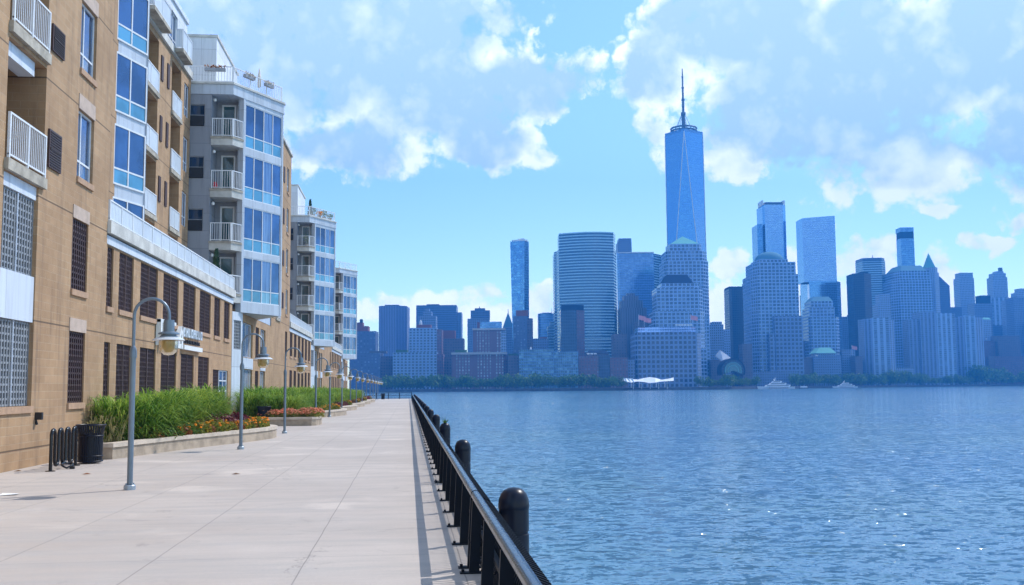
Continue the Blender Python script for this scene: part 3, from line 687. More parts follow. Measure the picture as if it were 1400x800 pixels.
# ---- grey panelled tower with glazed angled bay
def grey_tower(dy, label, rich):
    t = thing('grey_bay_tower', (-9.3, 57+dy, 0), label, 'apartment tower', None)
    y0 = 55.5+dy
    P1 = (-9.45, y0); a30 = R(30); d30 = (math.sin(a30), math.cos(a30))
    af = Fr(P1[0], P1[1], a30)                       # the angled front
    N = (P1[0]+d30[0]*.85, P1[1]+d30[1]*.85); P2 = (P1[0]+d30[0]*4.4, P1[1]+d30[1]*4.4)
    NB = (-9.02, y0+1.55)
    P3 = (-9.0, P2[1]+3.1); P4 = (-9.0, y0+13)
    LV = [6.9, 9.70, 12.55, 15.40]; TOP = 17.72
    cf = Fr(-12.1, y0, R(90))                        # camera-side wall, u from X=-12.1
    b = MB()
    holes = [(.35, 1.15, z+.55, z+1.75, .12) for z in LV]
    cf.wall(b, 0, 1.5, 6.2, TOP, holes)
    b.quad([(-10.6, y0, 6.2), (-10.6, y0+1.55, 6.2), (-10.6, y0+1.55, TOP), (-10.6, y0, TOP)])
    nb = Fr(-10.6, y0+1.55, R(90)); nb.face(b, 0, NB[0]+10.6, 6.2, TOP)
    b.quad([(NB[0], NB[1], 6.2), (N[0], N[1], 6.2), (N[0], N[1], TOP), (NB[0], NB[1], TOP)])
    b.build('side_wall', 'grey_panel', t)
    b = MB()
    af.box(b, .85, 4.4, -.35, -.07, 5.95, TOP)       # carcass behind the glass
    b.quad([(P2[0], P2[1], 5.95), (P3[0], P3[1], 5.95), (P3[0], P3[1], TOP), (P2[0], P2[1], TOP)])
    b.quad([(P3[0], P3[1], 5.95), (P4[0], P4[1], 5.95), (P4[0], P4[1], TOP), (P3[0], P3[1], TOP)])
    af.box(b, .85, 1.02, -.06, .02, 5.95, TOP); af.box(b, 4.3, 4.4, -.06, .02, 5.95, TOP)
    zz = [5.95]+[q for z in LV for q in (z-.36, z+2.08)]+[TOP]
    for k in range(0, len(zz), 2): af.box(b, 1.025, 4.295, -.065, 0, zz[k], zz[k+1])
    b.quad([(N[0], N[1], 5.95), (P2[0], P2[1], 5.95), (P3[0], P3[1], 5.95), (NB[0], NB[1]+2, 5.95)])
    b.build('bay_wall', 'light_panel', t)
    for z in LV: window(af, 1.03, 4.29, z-.36, z+2.08, -.02, t, cols=(.25, .5, .75), rows=(.28,), fm='white_metal', gm='bay_glass', lower='spandrel_glass', t=.05)
    for z in LV:
        o = window(cf, .35, 1.15, z+.55, z+1.75, -.06, t, cols=(), rows=(.52,), fm='soffit', gm='window_glass', t=.04)
        if rich:
            q = MB(); cf.box(q, .40, 1.10, -.055, .06, z+.58, z+1.12); q.build('air_conditioner', 'grey_backing', o)
    for i, z in enumerate(LV):
        poly = [(-10.6, y0-.02), (P1[0]-.01, y0-.02), (N[0]+.02, N[1]), (NB[0]-.004, NB[1]-.01), (-10.59, NB[1]-.01)]
        b = MB(); b.prism(poly, z-.46, z-.10); bal = b.build('balcony', 'cornice_stone', t)
        b = MB(); p2 = [(-10.63, y0-.06), (P1[0], y0-.06), (N[0]+.04, N[1]-.02), (NB[0]-.005, NB[1]-.012), (-10.585, NB[1]-.012)]; b.prism(p2, z-.10, z+.01); b.build('floor_slab', 'balcony_concrete', bal)
        railing([(-10.57, y0+.03), (P1[0]-.02, y0+.03), (N[0]-.02, N[1]+.02)], z, 1.02, bal, gap=.12)
        window(nb, .28, 1.05, z+.03, z+2.15, .05, bal, cols=(), rows=(), fm='white_metal', gm='door_glass', t=.09).name = 'balcony_door'
        window(nb, 1.12, 1.52, z+.03, z+2.15, .05, bal, cols=(), rows=(.3,), fm='aluminium', gm='door_glass', t=.03)
        q = MB(); c = (-10.5, y0+.35, z+2.1); q.lathe([(0, -.1), (.08, -.07), (.1, 0), (.07, .08), (0, .1)], c, 10); q.build('wall_lamp', 'white_paint', bal, True)
    # roof slab, parapet and penthouse
    ring_ = [(-12.1, y0-.05), (P1[0], y0-.05), (P2[0]+.05, P2[1]-.03), (P2[0]+.05, P2[1]+.1), P3, P4, (-12.1, P4[1])]
    b = MB(); b.prism(ring_, TOP, TOP+.55); b.build('roof_fascia', 'light_panel', t)
    ring2 = [(-12.1, y0-.12), (P1[0]+.03, y0-.12), (P2[0]+.12, P2[1]-.06), (P2[0]+.1, P2[1]+.16), (P3[0]+.06, P3[1]), (P4[0]+.06, P4[1]), (-12.1, P4[1])]
    b = MB(); b.prism(ring2, TOP+.552, TOP+.66); b.build('roof_coping', 'cornice_stone', t)
    railing([(-12.0, y0+.05), (P1[0]-.05, y0+.05), (P2[0]-.1, P2[1]+.02)], TOP+.66, .92, t, 'roof_railing', gap=.16, r=.012)
    b = MB(); b.box(-13.6, -10.85, y0+2.4, y0+9.5, TOP+.66, 21.7); b.build('penthouse', 'storey_panel', t)
    b = MB(); b.box(-13.65, -10.78, y0+2.33, y0+9.6, 21.7, 21.85); b.build('penthouse_roof', 'cornice_stone', t)
    # base: white panels under the bay, then brick piers and grey windows
    b = MB()
    sf = Fr(-9.6, y0-1.3, R(14)); 
    sf.wall(b, 0, 2.6, 0, 5.95, [(.25, 2.4, 3.95, 5.5, .2)], d=.0)
    q0 = sf.p(2.6, 0, 0)
    b.box(-12, q0[0]-.3, y0-.2, q0[1]+.0, 0, 5.94)
    b.build('base_wall', 'white_panel', t)
    lattice(sf, .25, 2.4, 3.96, 5.49, -.05, t, 'lattice_screen', 'grey_lattice', 'grey_backing', cu=.2, cz=.17)
    lf = Fr(-9.0, 0, 0.)
    ya = q0[1]+.02; yb = 68+dy
    b = MB(); hs = [(ya+.1, ya+3.9, 3.6, 5.5, .2), (ya+.1, ya+3.9, .9, 2.9, .2), (ya+5.0, ya+6.4, 3.6, 5.5, .2), (ya+5.0, ya+6.4, .9, 2.9, .2), (ya+7.0, min(ya+9.2, yb-.2), 3.6, 5.5, .2), (ya+7.0, min(ya+9.2, yb-.2), .9, 2.9, .2)]
    lf.wall(b, ya, yb, 0, 5.93, hs); b.build('pier_wall', 'tan_brick', t)
    for h in hs[0:2]+hs[4:6]: window(lf, h[0], h[1], h[2], h[3], -.1, t, cols=(.5,), rows=(), gm='base_glass', fm='aluminium')
    for h in hs[2:4]: lattice(lf, h[0], h[1], h[2], h[3], -.05, t, 'louvre', 'brown_louvre', 'brown_backing', mull=False)
    b = MB(); lf.box(b, ya+.05, ya+3.95, -.05, .03, 2.95, 3.55); b.build('spandrel_panel', 'white_panel', t)
    b = MB(); lf.box(b, ya+7.0, min(ya+9.2, yb-.2), -.05, .03, 2.95, 3.55); b.build('spandrel_panel', 'white_panel', t)
    return t
T1 = grey_tower(0, 'nearest grey panelled apartment tower with glazed angled bay and corner balconies', True)
T2 = copy_to(T1, (-9.3, 100, 0), 'second grey glazed apartment tower, beyond the brick slab with flowers on its roof')
T3 = copy_to(T1, (-9.3, 143.2, 0), 'farthest grey glazed apartment tower at the end of the row')

# ---- brick slab behind the first tower, its copy behind the second
def brick_slab(Y0, Y1, label):
    t = thing('brick_slab_building', (FX, (Y0+Y1)/2, 0), label, 'apartment building')
    H = 19.6; hs = []; z = [.9, 3.9, 7.0, 10.05, 13.1, 16.15]
    wy = (Y1-2.7, Y1-1.4); vy = (Y1-4.9, Y1-4.2); by = (Y1-8.2, Y1-6.0)
    for k, q in enumerate(z):
        hs.append((wy[0], wy[1], q+.3, q+2.15, .15))
        if k > 1: hs.append((by[0], by[1], q-.3, q+2.1, 1.4))
    b = MB(); BF.wall(b, Y0, Y1, 0, H, hs); b.quad([(FX, Y1, 0), (-22, Y1, 0), (-22, Y1, H), (FX, Y1, H)]); b.quad([(FX, Y0, 6), (-22, Y0, 6), (-22, Y0, H), (FX, Y0, H)])
    b.quad([(FX, Y0, H), (FX, Y1, H), (-22, Y1, H), (-22, Y0, H)]); b.build('wall', 'tan_brick', t)
    b = MB(); BF.box(b, Y0, Y1+.05, -.5, .12, H, H+.22); b.build('parapet', 'cornice_stone', t)
    for k, q in enumerate(z):
        if k < 2: lattice(BF, wy[0], wy[1], q+.31, q+2.14, -.05, t, 'louvre', 'brown_louvre', 'brown_backing', mull=False)
        else: window(BF, wy[0], wy[1], q+.3, q+2.15, -.07, t, cols=(.4,), rows=(.28,))
        if k > 1:
            v = MB(); BF.box(v, vy[0], vy[1], .002, .05, q+.6, q+1.7); v.build('wall_vent', 'brown_louvre', t)
            bo = MB(); BF.box(bo, by[0], by[1], -1.38, .08, q-.5, q-.302); bal = bo.build('balcony', 'balcony_concrete', t)
            railing([BF.p(by[0]+.03, .04, 0)[:2], BF.p(by[1]-.03, .04, 0)[:2]], q-.3, 1.0, bal, gap=.14)
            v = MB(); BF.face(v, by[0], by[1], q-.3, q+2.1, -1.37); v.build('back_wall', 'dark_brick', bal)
    sills(BF, [(wy[0], wy[1], q+.299) for q in z], t)
    return t
B2 = brick_slab(68.02, 79, 'narrow tan brick slab standing between the nearest and the second grey tower')
B3 = copy_to(B2, (FX, 73.51+43.2, 0), 'tan brick slab mostly hidden behind the second grey tower')
PB = thing('brick_terrace_wing', (FX, 88, 0), 'farther tan brick louvred wing with white terrace railing in front of the second grey tower', 'apartment building')
U2 = [(79.8+i*2.9, 79.8+i*2.9+1.75) for i in range(6)]
podium(PB, 79.02, 97.0, U2, U2)
wing(PB, 79.02, 98.2, [(84, 86.2), (92, 94.2)], [(88, 89.4), (96, 97.2)], [])
P3_ = copy_to(PB, (FX, 88+43.2, 0), 'farthest tan brick louvred wing, in front of the last grey tower')

# wall sign with raised letters
sg = thing('wall_sign', (FX, 41, 3.4), 'raised pale blue and white lettering sign fixed above the lower louvres', 'sign')
sy = lambda px: on_x(px, 465, FX)[0]
fr = Fr(FX-.05, 0, 0.)
y1, y2 = sy(247.5), sy(274)
def strokes(mb, u0, z0, w_, h_, kind, d0, d1, t):
    V = lambda x: fr.box(mb, u0+x*w_, u0+x*w_+t, d0, d1, z0, z0+h_)
    Hh = lambda y, a=0., c=1.: fr.box(mb, u0+a*w_+t, u0+c*w_, d0, d1-.003, z0+y*h_, z0+y*h_+t)
    if kind == 0: V(0); V(1); Hh(.45)
    elif kind == 1: V(0); Hh(0); Hh(.45, 0, .8); Hh(1-t/h_)
    elif kind == 2: V(0); V(1); Hh(0); Hh(1-t/h_)
    elif kind == 3: V(0); Hh(0)
    elif kind == 4: V(0); V(1); Hh(1-t/h_); Hh(.45)
    else: V(.45); 
nL = 8; step = (y2-y1)/nL
for i in range(nL): b = MB(); strokes(b, y1+i*step, 3.93, step*.55, .36, (1, 0, 3, 2, 4, 1, 3, 2)[i], .02, .16, .09); b.build('large_letter', 'frosted_panel', sg)
for i in range(11): b = MB(); strokes(b, y1+.1+i*(y2-y1)*.088, 3.68, .16, .15, (4, 1, 3, 2, 0, 1, 4, 3, 2, 1, 3)[i], .02, .09, .045); b.build('small_letter', 'black_trim', sg)
b = MB(); fr.box(b, y1+.15, y2-.05, .02, .16, 3.42, 3.60); b.build('base_strip', 'white_paint', sg)
x1, x2 = sy(214), sy(246)
b = MB()
for u in (x1, x1+.42, x1+.8): fr.box(b, u, u+.2, .02, .2, 3.42, 4.35)
fr.box(b, x1, x1+2.5, .03, .18, 4.25, 4.37)
p = [fr.p(x2-1.2, .02, 3.42), fr.p(x2-.9, .02, 3.42), fr.p(x2-.9, .2, 3.42), fr.p(x2-1.2, .2, 3.42), fr.p(x2-.35, .02, 4.3), fr.p(x2-.1, .02, 4.3), fr.p(x2-.1, .2, 4.3), fr.p(x2-.35, .2, 4.3)]; b.hexa(p)
fr.box(b, x2-.3, x2-.1, .02, .2, 3.42, 4.29); fr.box(b, x2-1.2, x2-.31, .03, .18, 3.42, 3.6)
b.build('emblem', 'white_paint', sg)

# roof-terrace furniture of the nearest tower, plants on the second
def patio_umbrella(x, y, z, label):
    t = thing('patio_umbrella', (x, y, z), label, 'umbrella', 'closed umbrellas on the tower roof')
    q = MB(); q.tube([(x, y, z), (x, y, z+1.5)], .02, 8); q.build('pole', 'aluminium', t)
    q = MB(); q.lathe([(.05, .45), (.12, .6), (.11, 1.0), (.03, 1.55), (0, 1.6)], (x, y, z), 10); q.build('canopy', 'patio_cloth', t, True)
patio_umbrella(-8.45, 57.9, 18.38, 'folded tan umbrella by the roof railing of the nearest grey tower')
def flower_box(x, y, z, L, a, label, leaf):
    t = thing('railing_flower_box', (x, y, z), label, 'flower box', 'flower boxes on the tower roof railings')
    f2 = Fr(x, y, a); q = MB(); f2.box(q, 0, L, -.1, .1, z, z+.16); q.build('trough', 'soffit', t)
    q = MB(); rr = random.Random(int(y*10))
    for i in range(70):
        p = Vector(f2.p(rr.random()*L, rr.uniform(-.13, .13), z+.14+rr.random()*.18)); e = Vector((rr.uniform(-1, 1), rr.uniform(-1, 1), .3))*.06; u = Vector((rr.uniform(-1, 1), rr.uniform(-1, 1), 1))*.06
        q.quad([p-e, p-u*.5, p+e, p+u])
    q.build('flowers', leaf, t)
flower_box(-11.0, 55.48, 19.0, 1.1, R(90), 'grey flower box hung on the near face of the nearest tower roof railing', 'rust_leaf')
flower_box(-9.0, 56.25, 18.95, .8, R(30), 'tan flower box on the angled roof railing of the nearest tower, nearer of two', 'patio_cloth')
flower_box(-8.1, 57.8, 18.95, .7, R(30), 'tan flower box on the angled roof railing of the nearest tower, farther of two', 'patio_cloth')
for i, (x, y, h, lf) in enumerate([(-9.2, 99.6, 1.0, 'plant_leaf'), (-8.7, 100.2, .8, 'marigold_petal'), (-8.3, 101.0, .9, 'plant_leaf'), (-7.8, 101.8, .75, 'plant_leaf')]):
    potted_bush(x, y, 18.38, h, ['leafy green pot plant at the corner of the second tower roof', 'orange flowering pot on the second tower roof', 'green pot plant midway along the second tower roof railing', 'low green pot plant at the outer corner of the second tower roof'][i], lf, .35)
cypress(-9.5, 99.5, 18.38, 1.7, 'small pointed conifer on the roof terrace of the second grey tower')
potted_bush(-9.75, 99.0, 15.4, 1.3, 'large green pot plant on the top balcony of the second grey tower', 'plant_leaf', .35)
tc_ = thing('toy_ride_on', (-10.35, 55.75, 12.56), 'small red plastic toy standing on a balcony of the nearest grey tower', 'toy')
q = MB(); q.prism([(-10.5, 55.62), (-10.2, 55.62), (-10.2, 55.88), (-10.5, 55.88)], 12.6, 12.95, [(-10.45, 55.66), (-10.32, 55.66), (-10.32, 55.84), (-10.45, 55.84)]); q.build('body', 'toy_red', tc_)
q = MB()
for sx in (-10.47, -10.23): q.tube([(sx, 55.60, 12.62), (sx, 55.90, 12.62)], .06, 10)
q.build('wheels', 'black_trim', tc_)

# ================================================================== PROMENADE FURNITURE
ORD = ['nearest', 'second nearest', 'third nearest', 'fourth nearest', 'fifth nearest', 'sixth nearest', 'seventh nearest', 'eighth nearest', 'ninth nearest', 'tenth nearest', 'eleventh nearest', 'twelfth nearest', 'thirteenth nearest', 'fourteenth nearest', 'fifteenth nearest', 'sixteenth nearest', 'seventeenth nearest', 'eighteenth nearest', 'nineteenth nearest', 'twentieth nearest']
LX = -5.05
def make_lamp(x, y, label):
    t = thing('street_lamp', (x, y, 0), label, 'street lamp', 'arched street lamps along the promenade')
    q = MB(); q.lathe([(.105, 0), (.105, .075), (.09, .09), (.0, .09)], (x, y, 0), 20)
    for k in range(4): a = .8+k*1.57; q.lathe([(.016, .09), (.016, .12), (0, .125)], (x+.075*math.cos(a), y+.075*math.sin(a), 0), 6)
    q.build('base_plate', 'lamp_metal_light', t, True)
    q = MB(); q.lathe([(.052, .085), (.052, 2.40), (.066, 2.40), (.066, 2.52), (.05, 2.58), (.03, 2.62)], (x, y, 0), 16); q.build('pole', 'lamp_grey', t, True)
    pts = [(x, y, 2.55), (x, y, 2.95), (x, y, 3.18)]; rr = .315
    for k in range(1, 13): a = math.pi-math.pi*k/12; pts.append((x+rr+rr*math.cos(a), y, 3.18+rr*math.sin(a)))
    pts.append((x+2*rr, y, 3.06)); q = MB(); q.tube(pts, .030, 10); q.build('arm', 'lamp_grey', t, True)
    hx = x+2*rr
    q = MB(); q.lathe([(.035, .12), (.095, .115), (.10, .0), (.10, -.10), (.06, -.105)], (hx, y, 2.98), 18)
    q.lathe([(.07, -.08), (.19, -.125), (.195, -.15), (.07, -.15)], (hx, y, 2.98), 22); hd = q.build('head', 'lamp_grey', t, True)
    q = MB(); q.lathe([(.115, .0), (.165, -.05), (.165, -.075), (.1, -.08)], (hx, y, 2.835), 22); q.lathe([(.13, .03), (.13, -.03)], (hx, y, 2.82), 20); q.build('collar', 'lamp_metal_light', hd, True)
    q = MB(); q.lathe([(.10, .03), (.22, .015), (.295, -.03), (.29, -.038), (.21, -.005), (.1, .0)], (hx, y, 2.755), 26); q.build('brim', 'lamp_brim', hd, True)
    q = MB(); q.lathe([(.168, -.0), (.176, -.08), (.170, -.16), (.145, -.24), (.09, -.295), (.0, -.31)], (hx, y, 2.75), 20); q.build('globe', 'amber_globe', hd, True)
    return t
LPX = [182, 331, 390, 432, 451, 467.5, 479, 487, 495, 501]
LY = [-LX/math.tan(math.atan((700-p)/1400)-YAW) for p in LPX]
LY += [LY[-1]+11.5*k for k in (1, 2, 3, 4)]
place = ['beside the bike rack', 'in front of the curved planter', 'before the peach flower bed', 'at the peach flower bed corner', 'by the orange flower bed', 'past the orange flowers', 'before the fourth planter', 'near the far tower', 'among the far row', 'among the far row', 'among the far row', 'towards the promenade end', 'towards the promenade end', 'last before the end railing']
L0 = make_lamp(LX, LY[0], f'nearest grey arched street lamp, {place[0]}, amber globe under a wide brim')
for i in range(1, len(LY)): copy_to(L0, (LX, LY[i], 0), f'{ORD[i]} grey arched street lamp, {place[i]}')

# litter bins
def make_bin(x, y, label, r=.31, h=.95):
    t = thing('litter_bin', (x, y, 0), label, 'trash can', 'black litter bins')
    q = MB(); q.lathe([(.0, .03), (r*.86, .03), (r*.86, .1), (r*.9, h*.78), (r*.84, h*.78), (.0, h*.6)], (x, y, 0), 28); q.build('liner', 'bin_black', t, True)
    q = MB()
    for k in range(34):
        a = 2*math.pi*k/34; c, s_ = math.cos(a), math.sin(a); tx, ty = -s_*.018, c*.018
        for (ra, za, rb, zb) in ((r*.92, .05, r*.95, h*.76), (r*.95, h*.76, r*1.12, h)):
            A_ = [Vector((x+c*ra+tx, y+s_*ra+ty, za)), Vector((x+c*ra-tx, y+s_*ra-ty, za)), Vector((x+c*(ra-.012)-tx, y+s_*(ra-.012)-ty, za)), Vector((x+c*(ra-.012)+tx, y+s_*(ra-.012)+ty, za))]
            B_ = [Vector((x+c*rb+tx, y+s_*rb+ty, zb)), Vector((x+c*rb-tx, y+s_*rb-ty, zb)), Vector((x+c*(rb-.012)-tx, y+s_*(rb-.012)-ty, zb)), Vector((x+c*(rb-.012)+tx, y+s_*(rb-.012)+ty, zb))]
            q.hexa(A_+B_)
    q.build('slats', 'bin_black', t)
    q = MB()
    for (z, rr) in ((.06, r*.94), (h*.2, r*.95), (h*.72, r*.97)): q.tube([(x+rr*math.cos(2*math.pi*k/28), y+rr*math.sin(2*math.pi*k/28), z) for k in range(29)], .018, 6, False)
    q.build('band', 'bin_black', t, True)
    q = MB(); q.tube([(x+r*1.12*math.cos(2*math.pi*k/28), y+r*1.12*math.sin(2*math.pi*k/28), h) for k in range(29)], .02, 6, False); q.build('rim', 'bin_black', t, True)
    return t
BN = make_bin(-7.9, 26.75, 'black slatted litter bin with flared top beside the black bike rack')
copy_to(BN, (-7.15, 52.3, 0), 'black litter bin at the end of the peach flower bed')
copy_to(BN, (-4.2, 172, 0), 'black litter bin far off at the end of the promenade')

# bike rack
def bike_rack():
    x, y0, y1 = -8.02, 24.25, 26.0
    t = thing('bike_rack', (x, y0, 0), 'black serpentine tube bike rack standing on the concrete by the brick wall', 'bike rack')
    n_ = 4; pit = (y1-y0)/(n_-.5)/1.0; wv = pit/2; H = .80; r = wv/2; pts = [(x, y0, .01), (x, y0, .4)]
    y = y0
    for i in range(n_):
        pts += [(x, y, H-.0)]
        for k in range(1, 9): a = math.pi-math.pi*k/8; pts.append((x, y+r+r*math.cos(a), H+r*math.sin(a)*1.0))
        y += 2*r
        if i < n_-1:
            pts += [(x, y, .24)]
            for k in range(1, 9): a = math.pi+math.pi*k/8; pts.append((x, y+r+r*math.cos(a), .24+r*math.sin(a)))
            y += 2*r
        else: pts += [(x, y, .01)]
    q = MB(); q.tube(pts, .038, 12); q.build('frame_tube', 'rack_black', t, True)
    for yy in (y0, y):
        q = MB(); q.lathe([(.11, 0), (.11, .015), (.05, .02)], (x, yy, 0), 14); q.build('foot', 'rack_black', t, True)
bike_rack()
lk = thing('cable_lock', (-7.88, 25.0, 0), 'coiled black cable lock left on the bike rack foot', 'lock')
q = MB(); q.tube([(-7.88+.12*math.cos(a*.5), 24.95+.16*math.sin(a*.5), .03+.1*abs(math.sin(a*.31))) for a in range(0, 16)], .022, 8); q.build('cable', 'rack_black', lk, True)
q = MB(); q.box(-7.80, -7.70, 24.87, 24.95, .0, .06); q.build('shackle', 'black_trim', lk)
pp = MB(); c = gnd(11, 677); pp.quad([(c.x-.13, c.y-.12, .006), (c.x+.16, c.y-.06, .02), (c.x+.14, c.y+.16, .008), (c.x-.12, c.y+.10, .03)])
o = pp.build('paper_scrap', 'paper', loc=(c.x, c.y, 0)); tag(o, 'white scrap of paper lying on the concrete at left', 'litter')
for i, (px, py, lb) in enumerate([(24, 645, 'dry brown leaf on the concrete near the brick wall foot'), (118, 649, 'dry leaf on the concrete in front of the black litter bin'), (322, 649, 'dry leaf alone on the concrete midway across')]):
    c = gnd(px, py); q = MB(); q.quad([(c.x-.09, c.y, .012), (c.x, c.y-.06, .03), (c.x+.1, c.y+.01, .012), (c.x, c.y+.06, .035)])
    o = q.build('fallen_leaf', 'rust_leaf', loc=(c.x, c.y, 0)); tag(o, lb, 'leaf', 'dry leaves on the concrete')

# ---- planters
def ring_offset(poly, d):
    n_ = len(poly); out_ = []
    for i in range(n_):
        a, b_, c_ = Vector(poly[i-1]), Vector(poly[i]), Vector(poly[(i+1) % n_])
        e1 = (b_-a).normalized(); e2 = (c_-b_).normalized(); n1 = Vector((-e1.y, e1.x)); n2 = Vector((-e2.y, e2.x)); nn = (n1+n2)
        nn = nn/max(.3, nn.dot(n1)) if nn.length > 1e-6 else n1
        out_.append((b_.x+nn.x*d, b_.y+nn.y*d))
    return out_
def make_planter(poly, label, h=.42):
    "poly counter-clockwise"
    cx = sum(p[0] for p in poly)/len(poly); cy = sum(p[1] for p in poly)/len(poly)
    t = thing('planter', (cx, cy, 0), label, 'planter', 'concrete planters along the promenade')
    inn = ring_offset(poly, .32); outc = ring_offset(poly, -.035); inc = ring_offset(poly, .34)
    def band(a, b_, z0, z1):
        q = MB(); n_ = len(a)
        u = 0
        for i in range(n_):
            k = (i+1) % n_; L = math.hypot(a[k][0]-a[i][0], a[k][1]-a[i][1])
            q.quad([(*a[i], z0), (*a[k], z0), (*a[k], z1), (*a[i], z1)]); q.quad([(*b_[k], z0), (*b_[i], z0), (*b_[i], z1), (*b_[k], z1)])
            q.quad([(*a[i], z1), (*a[k], z1), (*b_[k], z1), (*b_[i], z1)]); q.quad([(*a[k], z0), (*a[i], z0), (*b_[i], z0), (*b_[k], z0)])
        return q
    band(poly, inn, 0, h-.11).build('kerb_wall', 'planter_stone', t)
    band(outc, inc, h-.108, h).build('coping', 'planter_coping', t)
    q = MB(); q.quad([(*p, h-.10) for p in inn]); q.build('soil', 'mulch', t)
    return inn
def curve(pts, n_=5):
    out_ = []
    P_ = [Vector(p) for p in pts]
    for i in range(len(P_)-1):
        a = P_[max(i-1, 0)]; b_ = P_[i]; c_ = P_[i+1]; d_ = P_[min(i+2, len(P_)-1)]
        for k in range(n_):
            s_ = k/n_; out_.append(tuple(.5*((2*b_)+(c_-a)*s_+(2*a-5*b_+4*c_-d_)*s_*s_+(3*b_-a-3*c_+d_)*s_**3)))
    out_.append(tuple(P_[-1])); return out_
front = curve([(-7.62, 28.6), (-6.95, 31.6), (-6.1, 34.6), (-5.35, 37.0), (-4.98, 39.0), (-5.1, 40.6), (-5.7, 41.9), (-6.8, 42.6)])
PL1 = [(-8.98, 28.15), (-7.75, 28.15)]+front+[(-8.98, 42.7)]
make_planter(PL1, 'nearest concrete planter, curving out to a rounded end, full of tall grass and orange flowers')
fr2 = curve([(-4.55, 51.9), (-4.45, 54), (-4.8, 56.5), (-5.6, 59), (-6.4, 62)])
PL2 = [(-6.95, 51.7), (-4.75, 51.6)]+fr2+[(-8.9, 62.2), (-8.9, 55)]
make_planter(PL2, 'second planter along the promenade, with a bed of peach flowers')
fr3 = curve([(-6.2, 64.8), (-5.2, 67), (-4.45, 70.5), (-4.35, 73.5), (-5.0, 76), (-6.2, 77)])
PL3 = [(-8.9, 64.5), (-6.4, 64.5)]+fr3+[(-8.9, 77.2)]
make_planter(PL3, 'third planter along the promenade, rounded end of orange flowers')
for i, (a, lb) in enumerate([(82, 'fourth planter along the promenade'), (98, 'fifth planter along the promenade'), (114, 'sixth planter along the promenade'), (131, 'seventh planter along the promenade, last of the row')]):
    f4 = curve([(-5.9, a+.2), (-5.0, a+3), (-4.5, a+7), (-4.6, a+9.5), (-5.6, a+11.3)])
    make_planter([(-8.9, a), (-6.1, a)]+f4+[(-8.9, a+11.5)], lb)

# grass clumps
def grass_mesh(seed, n_=560, h=1.8, spread=.75, w0=.014, stem=.72):
    "culms from a crown, leaves leaving them at all heights, arching over"
    rr = random.Random(seed); q = MB()
    for i in range(n_):
        a = rr.random()*6.283; r0_ = .42*math.sqrt(rr.random()); z0 = h*stem*(rr.random()**1.25)
        ln = h*(.34+.34*rr.random()); k0 = .25+.5*z0/h
        bx, by_ = r0_*math.cos(a)*(1+k0), r0_*math.sin(a)*(1+k0)
        da = a+rr.gauss(0, .75); dx_, dy_ = math.cos(da), math.sin(da); wd = w0+.012*rr.random(); reach = ln*(.45+.65*rr.random())*spread; droop = .75+.85*rr.random()
        side = (-dy_, dx_); prev = None
        for k in range(6):
            s_ = k/5; out_r = reach*(.35*s_+.65*s_*s_); z = z0+ln*(s_-.62*droop*s_**2.2)*.98
            ww = wd*(.55+1.6*s_*(1-s_))*(1-s_**3)+.001
            p = (bx+dx_*out_r, by_+dy_*out_r, z)
            cur = [(p[0]-side[0]*ww, p[1]-side[1]*ww, p[2]), (p[0]+side[0]*ww, p[1]+side[1]*ww, p[2])]
            if prev: q.quad([prev[0], prev[1], cur[1], cur[0]])
            prev = cur
    return q
def weld_strips(q):
    "joins each blade's quads so that one blade is one island"
    bm = bmesh.new(); vs = [bm.verts.new(v) for v in q.v]
    for f_ in q.f: bm.faces.new([vs[i] for i in f_])
    bmesh.ops.remove_doubles(bm, verts=bm.verts, dist=1e-6)
    return bm
GR = []
for s_ in range(4):
    q = grass_mesh(40+s_, 900, 1.60, .8+.08*s_); bm = weld_strips(q); me = bpy.data.meshes.new('grass_clump'); bm.to_mesh(me); bm.free()
    for p in me.polygons: p.use_smooth = True
    me.materials.append(MATS['grass_blade']); GR.append(me)
q = grass_mesh(77, 240, 1.1, .5, .006); bm = weld_strips(q); ST = bpy.data.meshes.new('grass_straw'); bm.to_mesh(ST); bm.free(); ST.materials.append(MATS['grass_straw'])
def clump(x, y, label, group, sc=1., me=None, z=.32):
    o = bpy.data.objects.new('grass_clump', me or GR[rnd.randrange(4)]); COL.objects.link(o); o.location = (x, y, z)
    o.rotation_euler.z = rnd.random()*6.28; o.scale = (sc, sc, sc*rnd.uniform(.93, 1.07)); tag(o, label, 'ornamental grass', group)
NTH = 'first second third fourth fifth sixth seventh eighth ninth tenth eleventh twelfth thirteenth fourteenth fifteenth sixteenth seventeenth eighteenth nineteenth twentieth'.split()
NTH += ['twenty-'+q for q in NTH[:9]]+['thirtieth']+['thirty-'+q for q in NTH[:9]]
for i in range(12):
    for jx in (0, 1):
        if jx and i > 10: continue
        clump(-8.3+jx*.55+.03*i+rnd.uniform(-.08, .08), 30.5+i*1.0+.45*jx, f'{NTH[i]} tall green grass clump from the near end, {"front" if jx else "wall"} row of the nearest planter', 'grass clumps in the nearest planter', rnd.uniform(.86, 1.06))
clump(-8.35, 29.6, 'dry straw coloured grass tuft at the near end of the nearest planter, by the bin', None, .85, ST)
clump(-7.3, 42.0, 'dry straw coloured grass tuft at the far end of the nearest planter', None, .8, ST)
